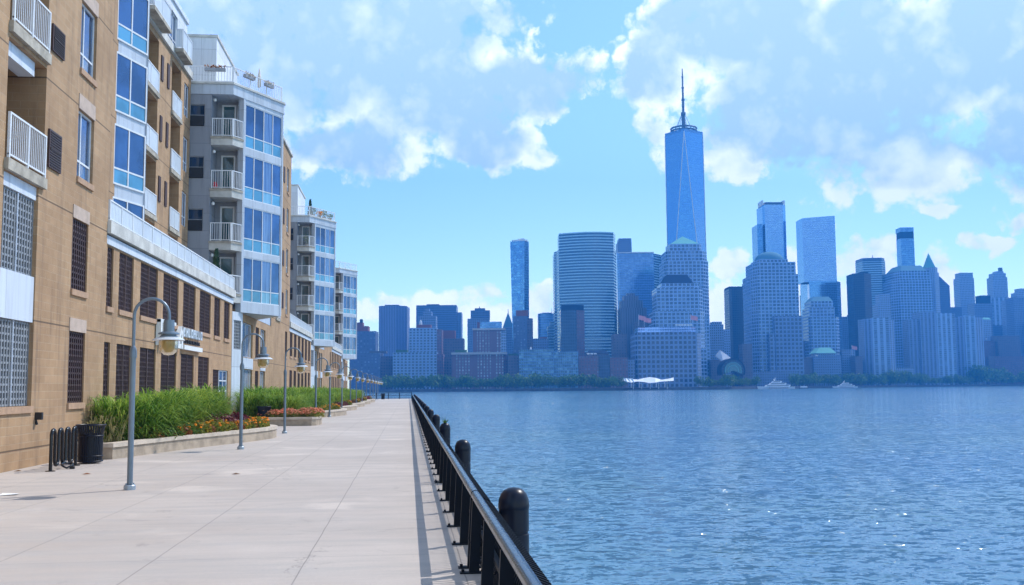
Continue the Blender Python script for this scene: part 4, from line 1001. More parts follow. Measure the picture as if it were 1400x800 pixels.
for (a, c, wd, X0) in [(53.2, 61.5, 'second', -8.0), (65.4, 76.2, 'third', -7.9), (83, 92.6, 'fourth', -7.8), (99, 108.6, 'fifth', -7.8), (115, 124.6, 'sixth', -7.8)]:
    y = a; i = 0
    while y < c:
        for jx, dx_, dy_ in ((0, 0, 0), (1, .95, .5), (2, 1.8, 1.1)):
            clump(X0+dx_+rnd.uniform(-.1, .1), y+dy_, f'{NTH[i]} tall green grass clump from the near end, {("wall", "middle", "front")[jx]} row of the {wd} planter', f'grass clumps in the {wd} planter', rnd.uniform(.9, 1.1)*(1, .97, .82)[jx])
        y += 1.2; i += 1
# bedding plants: foliage with blossoms
def bedding(seed, leaf, petal, nl, nf, w_, h):
    rr = random.Random(seed); q = MB(); p_ = MB()
    for i in range(nl):
        a = rr.random()*6.283; rad = w_*math.sqrt(rr.random()); z = h*(.15+.85*rr.random())*(1-.45*(rad/w_)**2)
        c = Vector((rad*math.cos(a), rad*math.sin(a), z)); e = Vector((rr.uniform(-1, 1), rr.uniform(-1, 1), rr.uniform(-.4, .4)))*.045; u = Vector((rr.uniform(-1, 1), rr.uniform(-1, 1), rr.uniform(.0, 1)))*.06
        q.quad([c-e, c-u*.4, c+e, c+u])
    for i in range(nf):
        a = rr.random()*6.283; rad = w_*math.sqrt(rr.random())*.95; z = h*(1.02-.42*(rad/w_)**2)+rr.uniform(-.02, .04); r_ = rr.uniform(.028, .045)
        p_.lathe([(r_*.5, -.02), (r_, 0), (r_*.8, .018), (.0, .028)], (rad*math.cos(a), rad*math.sin(a), z), 7)
    return q, p_
BED = {}
for key, leaf, petal, nl, nf, w_, h in [('marigold', 'flower_leaf', 'marigold_petal', 250, 8, .30, .38), ('coleus', 'coleus_leaf', None, 260, 0, .32, .40), ('begonia', 'flower_leaf', 'peach_petal', 190, 36, .34, .40), ('lowleaf', 'plant_leaf', None, 260, 0, .36, .50), ('rust', 'rust_leaf', None, 200, 0, .3, .36)]:
    q, p_ = bedding(hash(key) % 97 if False else len(key), leaf, petal, nl, nf, w_, h)
    t = q.build(key+'_foliage', leaf); me = t.data; bpy.data.objects.remove(t)
    pm = None
    if p_.f: t = p_.build(key+'_blossoms', petal); pm = t.data; bpy.data.objects.remove(t)
    BED[key] = (me, pm)
NM = {'marigold': 'marigold_plant', 'coleus': 'coleus_plant', 'begonia': 'begonia_plant', 'lowleaf': 'leafy_plant', 'rust': 'rust_leaf_plant'}
def bed(key, x, y, label, group, sc=1., z=.32):
    e = bpy.data.objects.new(NM[key], None); COL.objects.link(e); e.location = (x, y, z); e.rotation_euler.z = rnd.random()*6.28; e.scale = (sc, sc, sc*rnd.uniform(.9, 1.15))
    tag(e, label, 'flowering plant' if BED[key][1] else 'leafy plant', group)
    o = bpy.data.objects.new('foliage', BED[key][0]); COL.objects.link(o); o.parent = e
    if BED[key][1]: o = bpy.data.objects.new('blossoms', BED[key][1]); COL.objects.link(o); o.parent = e
fl = curve([(-7.45, 30.8), (-7.05, 32.2), (-6.45, 34.4), (-5.8, 36.9), (-5.42, 38.9), (-5.55, 40.3), (-6.05, 41.4)], 6)
G1 = {'lowleaf': 'light green leafy plants in the nearest planter', 'rust': 'rust leaved plants in the nearest planter', 'marigold': 'orange flowers in the nearest planter', 'coleus': 'dark red leaved plants in the nearest planter'}
cnt = {}
def bed1(key, x, y, row, sc):
    i = cnt.get((key, row), 0); cnt[(key, row)] = i+1
    kind = {'lowleaf': 'light green leafy plant', 'rust': 'rust leaved plant', 'marigold': 'orange flowering plant', 'coleus': 'dark red leaved plant'}[key]
    bed(key, x, y, f'{NTH[i]} {kind} from the near end, {row} row of the nearest planter', G1[key], sc)
for i, (x, y) in enumerate(fl[:-1]):
    key = 'lowleaf' if i in (3, 4, 6, 9) else ('rust' if i in (2, 5, 8, 12, 17, 21, 27) else 'marigold')
    bed1(key, x-.10, y, 'rim', rnd.uniform(.9, 1.2))
    bed1('lowleaf' if i in (5, 8) else ('rust' if i % 4 == 1 else 'marigold'), x-.52+rnd.uniform(-.05, .05), y+.25, 'second', rnd.uniform(.95, 1.2))
    if i > 4: bed1('coleus', x-.92, y+.3+rnd.uniform(-.2, .2), 'third', rnd.uniform(1.1, 1.45))
    if i > 8: bed1('coleus', x-1.42, y+rnd.uniform(-.2, .2), 'fourth', rnd.uniform(1.1, 1.5))
for i in range(9):
    for k in range(4):
        x, y = -7.2+i*.31+rnd.uniform(-.08, .08), 52.3+k*.65+rnd.uniform(-.1, .1)
        if x > -5.05 and k > 0 and rnd.random() < .4: bed('marigold', x, y, f'orange flowering plant at the corner of the second planter, {("first", "second", "third", "last")[k]} row', 'orange flowers in the second planter', 1.0); continue
        bed('begonia', x, y, f'{NTH[i]} peach flowering plant from the left, {("front", "second", "third", "back")[k]} row of the second planter', 'peach flowers in the second planter', rnd.uniform(.95, 1.2))
for i in range(10): bed('coleus', -6.0+rnd.uniform(-.5, .7)-.12*i*.6, 55.5+i*.62, f'{NTH[i]} dark red leaved plant from the near end of the second planter', 'red leaved plants in the second planter', 1.2)
for i in range(14):
    y = 66+i*.78; x = -5.0-.9*abs(y-72)/6
    bed('marigold', x, y, f'{NTH[i]} orange flowering plant from the near end, rim row of the third planter', 'orange flowers in the third planter', 1.15); bed('marigold', x-.5, y+.3, f'{NTH[i]} orange flowering plant from the near end, inner row of the third planter', 'orange flowers in the third planter', 1.1)
    bed('coleus', x-1.1, y-.5, f'{NTH[i]} dark red leaved plant from the near end of the third planter', 'red leaved plants in the third planter', 1.25)
for (a, wd) in ((82, 'fourth'), (98, 'fifth'), (114, 'sixth'), (131, 'seventh')):
    for i in range(9):
        y = a+1.2+i*1.05; x = -5.2-.6*abs(y-a-8)/8
        bed('marigold' if i > 4 else 'coleus', x, y, f'{NTH[i-5 if i > 4 else i]} {"orange flowering" if i > 4 else "dark red leaved"} plant from the near end of the {wd} planter', f'{"orange flowers" if i > 4 else "red leaved plants"} in the {wd} planter', 1.25)

# ---- waterfront railing: sections between black mooring posts
SEC = 9.62; S0 = .75
def rail_section(y0, label, length=SEC):
    t = thing('railing_section', (.62, y0, 0), label, 'railing', 'black waterfront railing sections')
    L = length-.06
    q = MB(); pts = [(.665, y0+.02, .735), (.665, y0+L*.5, .742), (.665, y0+L, .735)]; q.tube(pts, .045, 14); q.build('handrail', 'rail_paint', t, True)
    for k in range(7):
        y = y0+.12+(L-.24)*k/6
        q = MB(); q.hexa([(.59, y-.035, 0), (.69, y-.035, 0), (.69, y+.035, 0), (.59, y+.035, 0), (.625, y-.03, .70), (.72, y-.03, .70), (.72, y+.03, .70), (.625, y+.03, .70)])
        q.box(.50, .78, y-.05, y+.05, 0, .014)
        q.tube([(.53, y, .01), (.53, y, .04)], .016, 6); q.tube([(.60, y, .30), (.71, y, .26), (.83, y, .34)], .014, 6)
        q.build('post', 'fence_black', t)
    q = MB()
    q.box(.70, .745, y0+.03, y0+L-.03, .36, .40)
    q.build('mid_rail', 'fence_black', t)
    q = MB(); q.box(.70, .745, y0+.03, y0+L-.03, .075, .115); q.build('bottom_rail', 'fence_black', t)
    q = MB(); q.box(.845, .872, y0+.03, y0+L-.03, .555, .59); q.build('outer_bar', 'fence_black', t)
    q = MB(); n_ = int(L/.098)
    prof = [(.725, .09), (.745, .25), (.79, .41), (.855, .56), (.81, .67), (.70, .715)]
    for i in range(n_):
        y = y0+.1+i*(L-.2)/(n_-1)
        for (a, c) in zip(prof[:-1], prof[1:]):
            q.hexa([(a[0]-.013, y-.008, a[1]), (a[0]+.013, y-.008, a[1]), (a[0]+.013, y+.008, a[1]), (a[0]-.013, y+.008, a[1]), (c[0]-.013, y-.008, c[1]), (c[0]+.013, y-.008, c[1]), (c[0]+.013, y+.008, c[1]), (c[0]-.013, y+.008, c[1])])
    q.build('pickets', 'fence_black', t)
    return t
RS = rail_section(S0, 'nearest black waterfront railing section, picket shadows on the concrete beside it')
NSEC = 18
for i in range(1, NSEC): copy_to(RS, (.62, S0+SEC*i, 0), f'{ORD[i]} section of the black waterfront railing')
def bollard(y, label):
    x = 1.04
    t = thing('mooring_post', (x, y, -2.6), label, 'bollard', 'black round topped posts behind the railing')
    q = MB(); q.lathe([(.15, 0), (.15, 2.6+.34), (.15, 2.6+.36), (.142, 2.6+.364), (.142, 2.6+.386), (.15, 2.6+.39), (.15, 2.6+.41), (.15, 2.6+.62)], (x, y, -2.6), 28, False); q.build('post_shaft', 'bollard_black', t, True)
    q = MB(); q.lathe([(.152, .605), (.155, .62), (.155, .645), (.148, .70), (.128, .75), (.098, .785), (.055, .808), (0, .816)], (x, y, 0), 28); q.build('dome_cap', 'bollard_black', t, True)
    return t
b0 = bollard(10.25, 'nearest black dome topped mooring post behind the railing')
for i in range(1, NSEC): copy_to(b0, (1.04, 10.25+SEC*i, -2.6), f'{ORD[i]} black dome topped mooring post behind the railing')
# railing across the promenade's end
t = thing('end_railing', (-4, 176, 0), 'thin dark railing closing the far end of the promenade', 'railing')
q = MB()
for z in (.15, .62, 1.05): q.box(-9.5, .62, 175.97, 176.03, z-.03, z+.03)
q.build('rails', 'fence_black', t)
q = MB()
for i in range(60): x = -9.4+i*.17; q.box(x-.008, x+.008, 175.985, 176.015, .15, 1.02)
q.build('pickets', 'fence_black', t)
for x in (-9.4, -7.4, -5.4, -3.4, -1.5, .55):
    q = MB(); q.box(x-.06, x+.06, 175.94, 176.06, 0, 1.12); q.build('post', 'fence_black', t)
# little green tuft on one mooring post
q = MB(); rr = random.Random(3); 
for i in range(26):
    a = rr.random()*6.28; q.quad([(1.04+.03*math.cos(a), 29.49+.03*math.sin(a), .81), (1.04+.05*math.cos(a+.5), 29.49+.05*math.sin(a+.5), .82), (1.04+.11*math.cos(a+.2), 29.49+.11*math.sin(a+.2), .86+.14*rr.random())])
o = q.build('weed_tuft', 'plant_leaf', loc=(1.04, 29.49, .81)); tag(o, 'small green weed tuft on top of the third mooring post', 'weed')

# ================================================================== THE CITY ACROSS THE RIVER
# far facades (window grids in metres along and up the wall)
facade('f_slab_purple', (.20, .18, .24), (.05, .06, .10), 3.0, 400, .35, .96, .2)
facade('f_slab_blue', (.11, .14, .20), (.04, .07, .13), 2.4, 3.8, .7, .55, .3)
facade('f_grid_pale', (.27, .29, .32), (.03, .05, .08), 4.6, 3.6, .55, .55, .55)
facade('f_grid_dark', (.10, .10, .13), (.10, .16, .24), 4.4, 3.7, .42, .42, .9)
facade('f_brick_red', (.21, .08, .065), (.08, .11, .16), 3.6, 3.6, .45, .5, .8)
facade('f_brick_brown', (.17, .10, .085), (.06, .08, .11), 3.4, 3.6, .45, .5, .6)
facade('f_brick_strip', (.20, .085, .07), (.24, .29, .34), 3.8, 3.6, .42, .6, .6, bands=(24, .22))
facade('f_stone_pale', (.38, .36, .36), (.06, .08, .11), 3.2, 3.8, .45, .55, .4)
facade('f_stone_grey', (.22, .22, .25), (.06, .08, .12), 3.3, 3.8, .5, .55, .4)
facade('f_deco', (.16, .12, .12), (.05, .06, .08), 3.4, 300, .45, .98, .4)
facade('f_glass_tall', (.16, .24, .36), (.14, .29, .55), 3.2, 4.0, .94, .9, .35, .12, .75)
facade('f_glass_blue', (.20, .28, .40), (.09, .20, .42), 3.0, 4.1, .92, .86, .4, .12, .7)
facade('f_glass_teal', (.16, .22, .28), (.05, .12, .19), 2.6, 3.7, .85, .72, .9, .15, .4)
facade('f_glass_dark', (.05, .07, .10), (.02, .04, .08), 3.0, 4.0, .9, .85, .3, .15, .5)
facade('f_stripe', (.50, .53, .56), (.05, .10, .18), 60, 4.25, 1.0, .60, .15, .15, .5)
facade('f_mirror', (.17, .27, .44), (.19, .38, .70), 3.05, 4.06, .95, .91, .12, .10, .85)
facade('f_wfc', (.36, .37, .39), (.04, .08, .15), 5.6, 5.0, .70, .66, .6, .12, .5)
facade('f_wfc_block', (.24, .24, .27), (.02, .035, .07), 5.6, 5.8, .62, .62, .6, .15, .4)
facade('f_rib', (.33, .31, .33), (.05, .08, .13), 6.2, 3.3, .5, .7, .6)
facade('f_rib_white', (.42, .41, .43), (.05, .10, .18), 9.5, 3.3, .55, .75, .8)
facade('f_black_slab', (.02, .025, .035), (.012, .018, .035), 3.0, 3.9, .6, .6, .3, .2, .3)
plain('f_roof_blue', (.10, .24, .34), .85, spec=.1)
plain('f_dark_roof', (.020, .035, .075), .9, spec=.05)
plain('f_teal_roof', (.12, .42, .44), .6)
plain('f_brick_cap', (.22, .07, .055), .85, scale=.1)
plain('f_stone_cap', (.42, .42, .43), .8, scale=.1)
plain('f_white', (.74, .76, .78), .6, scale=.1)
plain('f_green_roof', (.06, .12, .04), .9, scale=.2)
plain('f_winter_glass', (.07, .16, .20), .12, .4)
plain('f_lamp_white', (.85, .85, .85), .5)

def chain_xy(chain, py):
    out_ = []
    for (px, dp) in chain: q = at(px, py, dp); out_.append(Vector((q.x, q.y)))
    return out_
def closed(front, thick):
    d = Vector((F.x, F.y)).normalized()*thick
    return [tuple(p) for p in front]+[tuple(front[-1]+d), tuple(front[0]+d)]
def top_z(px, py, dp): return at(px, py, dp).z
def city(name, label, cat, pieces, group=None):
    """pieces: (part, material, kind, chain, ytop, ybottom or None, thickness, extra)
    box = walls on the surveyed front line; frus = walls leaning in to a smaller top; pyr = to a point; dome"""
    root = None
    push = max([0]+[shore_depth(px)+48-d_ for pc in pieces for (px, d_) in pc[3]])      # nothing stands in the river
    pieces = [pc[:3]+([(px, d_+push) for (px, d_) in pc[3]],)+pc[4:7]+tuple([(px, d_+push) for (px, d_) in e] if isinstance(e, list) else e for e in pc[7:]) for pc in pieces]
    for pc in pieces:
        part, mt, kind, chain, yt, yb, th = pc[:7]; ex = pc[7] if len(pc) > 7 else None
        dp = chain[0][1]; fr_ = chain_xy(chain, yt if kind == 'box' else (yb if yb else yt))
        if root is None:
            c = sum(fr_, Vector((0, 0)))/len(fr_); root = thing(name, (c.x, c.y, .6), label, cat, group)
        zt = top_z(chain[0][0], yt, dp); zb = top_z(chain[0][0], yb, dp) if yb else .55
        ring_ = closed(fr_, th); q = MB(); sm = False
        if kind == 'box': q.prism(ring_, zb, zt)
        elif kind == 'slope':                                   # top edge falls towards the right: ex = y at the right end
            zr = top_z(chain[-1][0], ex, chain[-1][1]); n_ = len(ring_); f0 = Vector(ring_[0]); ax = (fr_[-1]-fr_[0]); L2 = ax.length_squared
            zz = []
            for p in ring_: s_ = (Vector(p)-f0).dot(ax)/L2; zz.append(zt+(zr-zt)*max(0, min(1, s_)))
            u = 0
            for i in range(n_):
                k = (i+1) % n_; L = (Vector(ring_[k])-Vector(ring_[i])).length
                q.quad([(*ring_[i], zb), (*ring_[k], zb), (*ring_[k], zz[k]), (*ring_[i], zz[i])], [(u, zb), (u+L, zb), (u+L, zz[k]), (u, zz[i])]); u += L
            q.quad([(*ring_[i], zz[i]) for i in range(n_)])
        elif kind == 'frus':
            ft = chain_xy(ex, yt); rt = closed(ft, th*.72)
            off = Vector((F.x, F.y)).normalized()*th*.14; rt = [(p[0]+off.x, p[1]+off.y) for p in rt]
            q.prism(ring_, zb, zt, rt)
        elif kind == 'pyr':
            c = sum((Vector(p) for p in ring_), Vector((0, 0)))/len(ring_); n_ = len(ring_)
            for i in range(n_): q.quad([(*ring_[i], zb), (*ring_[(i+1) % n_], zb), (c.x, c.y, zt)])
        elif kind == 'dome':
            c = sum((Vector(p) for p in ring_), Vector((0, 0)))/len(ring_); r_ = (fr_[-1]-fr_[0]).length/2; hh = zt-zb
            q.lathe([(r_*math.cos(a*math.pi/18), hh*math.sin(a*math.pi/18)) for a in range(0, 10)], (c.x, c.y, zb), 28); sm = True
        elif kind == 'cyl':
            c = sum((Vector(p) for p in ring_), Vector((0, 0)))/len(ring_); r_ = (fr_[-1]-fr_[0]).length/2
            q.lathe([(r_, 0), (r_, zt-zb), (r_*.05, (zt-zb)*1.25)], (c.x, c.y, zb), 16)
        elif kind == 'mast':
            c = sum((Vector(p) for p in ring_), Vector((0, 0)))/len(ring_); q.tube([(c.x, c.y, zb), (c.x, c.y, zt)], [ex or .6, (ex or .6)*.3], 6)
        q.build(part, mt, root, sm)
    return root
B = 'box'; OB = 'office tower'; AB = 'apartment building'
# ---- left group
city('apartment_tower', 'dark gridded tower with a water tank, beside the last grey promenade tower', AB, [
    ('wall', 'f_grid_dark', B, [(478, 1360), (513.5, 1360)], 453, None, 30), ('penthouse', 'f_brick_cap', B, [(480, 1365), (494, 1365), (503, 1367)], 446, 453, 18), ('penthouse', 'f_brick_cap', B, [(482, 1367), (496, 1367)], 441, 446, 12), ('water_tank', 'f_dark_roof', 'cyl', [(491.5, 1366), (496, 1366)], 437, 441, 4)])
city('apartment_block', 'low dark gridded block under the tower with a water tank', AB, [
    ('wall', 'f_grid_dark', B, [(478, 1290), (520, 1290)], 483, None, 30), ('wing', 'f_brick_brown', B, [(520.3, 1292), (537, 1300)], 487, None, 28), ('penthouse', 'roof_dark', B, [(505, 1300), (528, 1300)], 480, 483, 12)])
city('ribbed_slab_tower', 'plain purplish ribbed slab tower standing alone at the left of the skyline', OB, [
    ('wall', 'f_slab_purple', B, [(518, 1700), (541.5, 1690), (556.5, 1704)], 418.5, None, 45), ('roof_box', 'roof_dark', B, [(526, 1710), (545, 1710)], 416.8, 418.5, 20)])
city('wide_office_slab', 'wide dark blue office slab behind the pale gridded block, stepped at right', OB, [
    ('wall', 'f_slab_blue', B, [(569, 1760), (624, 1760)], 417.5, None, 50), ('setback', 'f_stone_grey', B, [(624.3, 1765), (631, 1768)], 427, None, 40), ('roof_box', 'roof_dark', B, [(583, 1772), (600, 1772)], 416, 417.5, 15)])
city('stepped_stone_tower', 'small stepped tower in front of the wide dark slab', OB, [
    ('wall', 'f_stone_grey', B, [(572, 1620), (596, 1620)], 432, None, 30), ('setback', 'f_stone_grey', B, [(578, 1622), (590, 1622)], 426, 432, 20), ('crown', 'f_stone_grey', B, [(581, 1624), (587, 1624)], 421.5, 426, 12)])
city('apartment_tower', 'pale gridded apartment tower with a white dome on its red penthouse', AB, [
    ('wall', 'f_grid_pale', B, [(559, 1330), (597, 1330)], 448.5, None, 30), ('side_wall', 'f_brick_red', B, [(597.2, 1331), (604, 1336)], 450, None, 28), ('penthouse', 'f_brick_cap', B, [(570, 1338), (589, 1338)], 444, 448.5, 14), ('tank_dome', 'f_white', 'dome', [(573, 1341), (577, 1341)], 437.5, 444, 4)])
city('apartment_block', 'long low gridded block with roof garden below the pale gridded tower', AB, [
    ('wall', 'f_grid_pale', B, [(537, 1275), (597, 1275)], 482, None, 30), ('side_wall', 'f_brick_red', B, [(597.2, 1276), (606, 1282)], 484, None, 26), ('roof_garden', 'f_green_roof', B, [(541, 1285), (557, 1285)], 478.5, 482, 10)])
city('brick_block', 'reddish brown block with a blank upper wall, right of the pale gridded tower', AB, [
    ('wall', 'f_brick_brown', B, [(604.5, 1380), (634, 1380)], 463, None, 30), ('upper_wall', 'f_brick_cap', B, [(603, 1420), (622, 1420)], 452, None, 26), ('low_wing', 'f_brick_brown', B, [(606.5, 1300), (618, 1300)], 488, None, 22)])
city('deco_tower', 'dark stepped tower with notched top behind the brick and pale corniced block', OB, [
    ('wall', 'f_stone_grey', B, [(639, 1620), (645, 1610), (669, 1612)], 436, None, 40), ('setback', 'f_slab_blue', B, [(643.5, 1622), (669.5, 1620)], 424.5, 436, 30), ('crown', 'f_slab_blue', B, [(649, 1630), (663, 1630)], 421.5, 424.5, 20), ('finial', 'roof_dark', 'mast', [(655, 1640), (656, 1640)], 419, 421.5, 4, 1.0)])
city('apartment_tower', 'red brick tower with pale cornice and a dark glass penthouse', AB, [
    ('wall', 'f_brick_strip', B, [(646.5, 1340), (685, 1340)], 451.5, None, 30), ('side_wall', 'f_stone_pale', B, [(685.2, 1341), (692, 1346)], 452, None, 28), ('cornice', 'f_stone_cap', B, [(645.5, 1338), (691, 1338)], 449, 451.5, 32), ('penthouse', 'f_glass_blue', B, [(656, 1346), (686, 1346)], 440, 449, 18), ('penthouse_wall', 'f_brick_cap', B, [(652.5, 1344), (656, 1344)], 440.5, 449, 18)])
city('apartment_block', 'long low red brick block with pale cornice directly behind the shore trees', AB, [
    ('wall', 'f_brick_strip', B, [(618, 1265), (688, 1265)], 485, None, 30), ('side_wall', 'f_brick_red', B, [(688.2, 1266), (694, 1272)], 485, None, 26), ('cornice', 'f_stone_cap', B, [(617, 1262), (693, 1262)], 482, 485, 34), ('roof_garden', 'f_green_roof', B, [(622, 1290), (638, 1290)], 478.5, 482, 8)])
city('brick_block', 'narrow dark brick block between the corniced block and the wide teal glass block', AB, [
    ('wall', 'f_brick_brown', B, [(694.3, 1268), (709.5, 1268)], 486, None, 28), ('roof_garden', 'f_green_roof', B, [(695, 1272), (708, 1272)], 483.5, 486, 14)])
city('gothic_tower', 'grey tower with a steep pointed gable roof beside the slim glass tower', OB, [
    ('wall', 'f_stone_grey', B, [(687.5, 1660), (702, 1660)], 447, None, 24), ('spire_roof', 'f_roof_blue', 'pyr', [(687.5, 1660), (702, 1660)], 426, 447, 24), ('finial', 'steel_dark', 'mast', [(694, 1671), (695.5, 1671)], 422.5, 430, 3, .8)])
t = city('slim_glass_tower', 'tall slim blue glass tower flaring slightly towards its top', OB, [
    ('wall', 'f_glass_tall', 'frus', [(701, 1520), (715, 1518), (722, 1524)], 330, None, 36, [(697.5, 1518), (717, 1512), (723, 1521)]),
    ('crown', 'f_white', B, [(700, 1524), (718, 1519), (721.5, 1524)], 328.2, 330.3, 22), ('crown', 'f_white', B, [(708, 1528), (717, 1524)], 326.5, 328.2, 14)])
city('apartment_tower', 'brick and glass tower with red penthouse in front of the slim glass tower', AB, [
    ('wall', 'f_grid_dark', B, [(701.5, 1360), (720.5, 1355)], 432.5, None, 26), ('side_wall', 'f_brick_brown', B, [(720.7, 1356), (728.5, 1362)], 435, None, 24), ('penthouse', 'f_brick_cap', B, [(705.5, 1362), (722, 1360)], 424.5, 432.5, 16)])
city('glass_tower', 'mid height blue glass tower with a thin mast left of the striped curved tower', OB, [
    ('wall', 'f_glass_blue', B, [(735.5, 1700), (739, 1694), (757, 1694)], 429, None, 34), ('roof_box', 'roof_dark', B, [(741, 1700), (754, 1700)], 427.6, 429, 20), ('mast', 'steel_dark', 'mast', [(754, 1705), (755, 1705)], 421, 428, 3, .5)])
city('white_stepped_block', 'white balconied stepped block at the foot of the striped curved tower', AB, [
    ('wall', 'f_stripe', B, [(748.5, 1560), (757.5, 1560)], 446, None, 20), ('setback', 'f_stripe', B, [(752, 1562), (757.5, 1562)], 439.5, 446, 16)])
city('low_stone_block', 'low grey roofed block between the brick tower and the white stepped block', OB, [
    ('wall', 'f_stone_grey', B, [(728.5, 1480), (750, 1480)], 463, None, 24), ('roof_box', 'f_brick_cap', B, [(738, 1484), (748, 1484)], 461, 463, 10)])
city('glass_block', 'wide low teal glass block behind the shore trees', AB, [
    ('wall', 'f_glass_teal', B, [(709.7, 1245), (757, 1245)], 478, None, 36), ('wing', 'f_glass_teal', B, [(757.2, 1247), (790.5, 1247)], 481, None, 34), ('tank_dome', 'f_white', 'dome', [(724.5, 1258), (727, 1258)], 474.5, 478, 3)])
# ---- the striped curved tower
cv = []
for k in range(9):
    s_ = k/8; cv.append((764+ (838.5-764)*s_, 1512-26*math.sin(math.pi*(.12+.62*s_))))
city('striped_curved_tower', 'broad curved tower striped with white floor bands, left of the tallest tower', OB, [
    ('wall', 'f_stripe', B, [(757.5, 1532), (760.5, 1524)]+[(p, d_) for p, d_ in cv]+[(842, 1520)], 345, None, 50),
    ('upper_wall', 'f_stripe', B, cv+[(841, 1516)], 319.5, 345, 40), ('roof_crane', 'steel_dark', 'mast', [(821, 1516), (822, 1516)], 316.5, 319.5, 3, .5),
    ('podium', 'f_stripe', B, [(799, 1430), (838, 1430)], 462, None, 40)])
city('apartment_tower', 'dark glass and brick tower standing in front of the striped curved tower', AB, [
    ('wall', 'f_glass_dark', B, [(766.5, 1340), (788, 1338)], 424, None, 30), ('side_wall', 'f_brick_red', B, [(788.2, 1339), (799, 1347)], 423, None, 28), ('crown', 'f_dark_roof', B, [(768, 1340), (787, 1338), (798, 1346)], 417, 424, 24)])
city('brick_block', 'low red brick block between the teal glass block and the white tent roof', AB, [
    ('wall', 'f_brick_red', B, [(790.8, 1250), (818, 1250)], 487, None, 30), ('middle_wall', 'f_glass_dark', B, [(818.2, 1253), (834, 1253)], 486, None, 28), ('side_wall', 'f_brick_red', B, [(834.2, 1250), (858, 1250)], 489, None, 30), ('wing', 'f_stone_grey', B, [(858.2, 1256), (868, 1256)], 492, None, 26)])
city('roof_house', 'dark gabled roof structure on the low brick blocks under three white lamps', AB, [
    ('wall', 'f_brick_brown', B, [(802, 1290), (832, 1290)], 483, None, 20), ('roof', 'f_dark_roof', 'frus', [(801, 1288), (833, 1288)], 479, 483, 22, [(806, 1292), (828, 1292)])])
city('brown_block', 'brown gridded mid height block beside the foot of the striped tower', AB, [
    ('wall', 'f_brick_brown', B, [(838.5, 1340), (857, 1340)], 456.5, None, 30)])
city('deco_brick_tower', 'dark brown stepped brick tower in front of the wide glass office tower', OB, [
    ('wall', 'f_deco', B, [(848, 1480), (884, 1480)], 421, None, 40), ('setback', 'f_deco', B, [(849.5, 1482), (879, 1482)], 411, 421, 34), ('crown', 'f_deco', B, [(853, 1486), (873, 1486)], 404.5, 411, 24), ('crown', 'f_deco', B, [(857, 1490), (868, 1490)], 401, 404.5, 14), ('low_wing', 'f_brick_brown', B, [(868, 1420), (886, 1420)], 440, None, 22)])
city('wide_glass_tower', 'wide mirrored glass office tower with a pale right side and a stone tower behind', OB, [
    ('wall', 'f_glass_blue', B, [(843.5, 1692), (847, 1682), (893.5, 1682)], 346, None, 40), ('side_wall', 'f_stripe', B, [(893.7, 1682), (905, 1708)], 346.5, None, 30), ('roof_edge', 'f_white', B, [(846, 1680), (894, 1680)], 344.8, 346.2, 40)])
city('stone_crowned_tower', 'grey stone tower top with arched openings rising behind the wide glass tower', OB, [
    ('wall', 'f_stone_grey', B, [(844.5, 1800), (863.5, 1800)], 331, None, 34), ('crown', 'f_stone_grey', B, [(846, 1802), (863, 1802)], 326, 331, 30)])

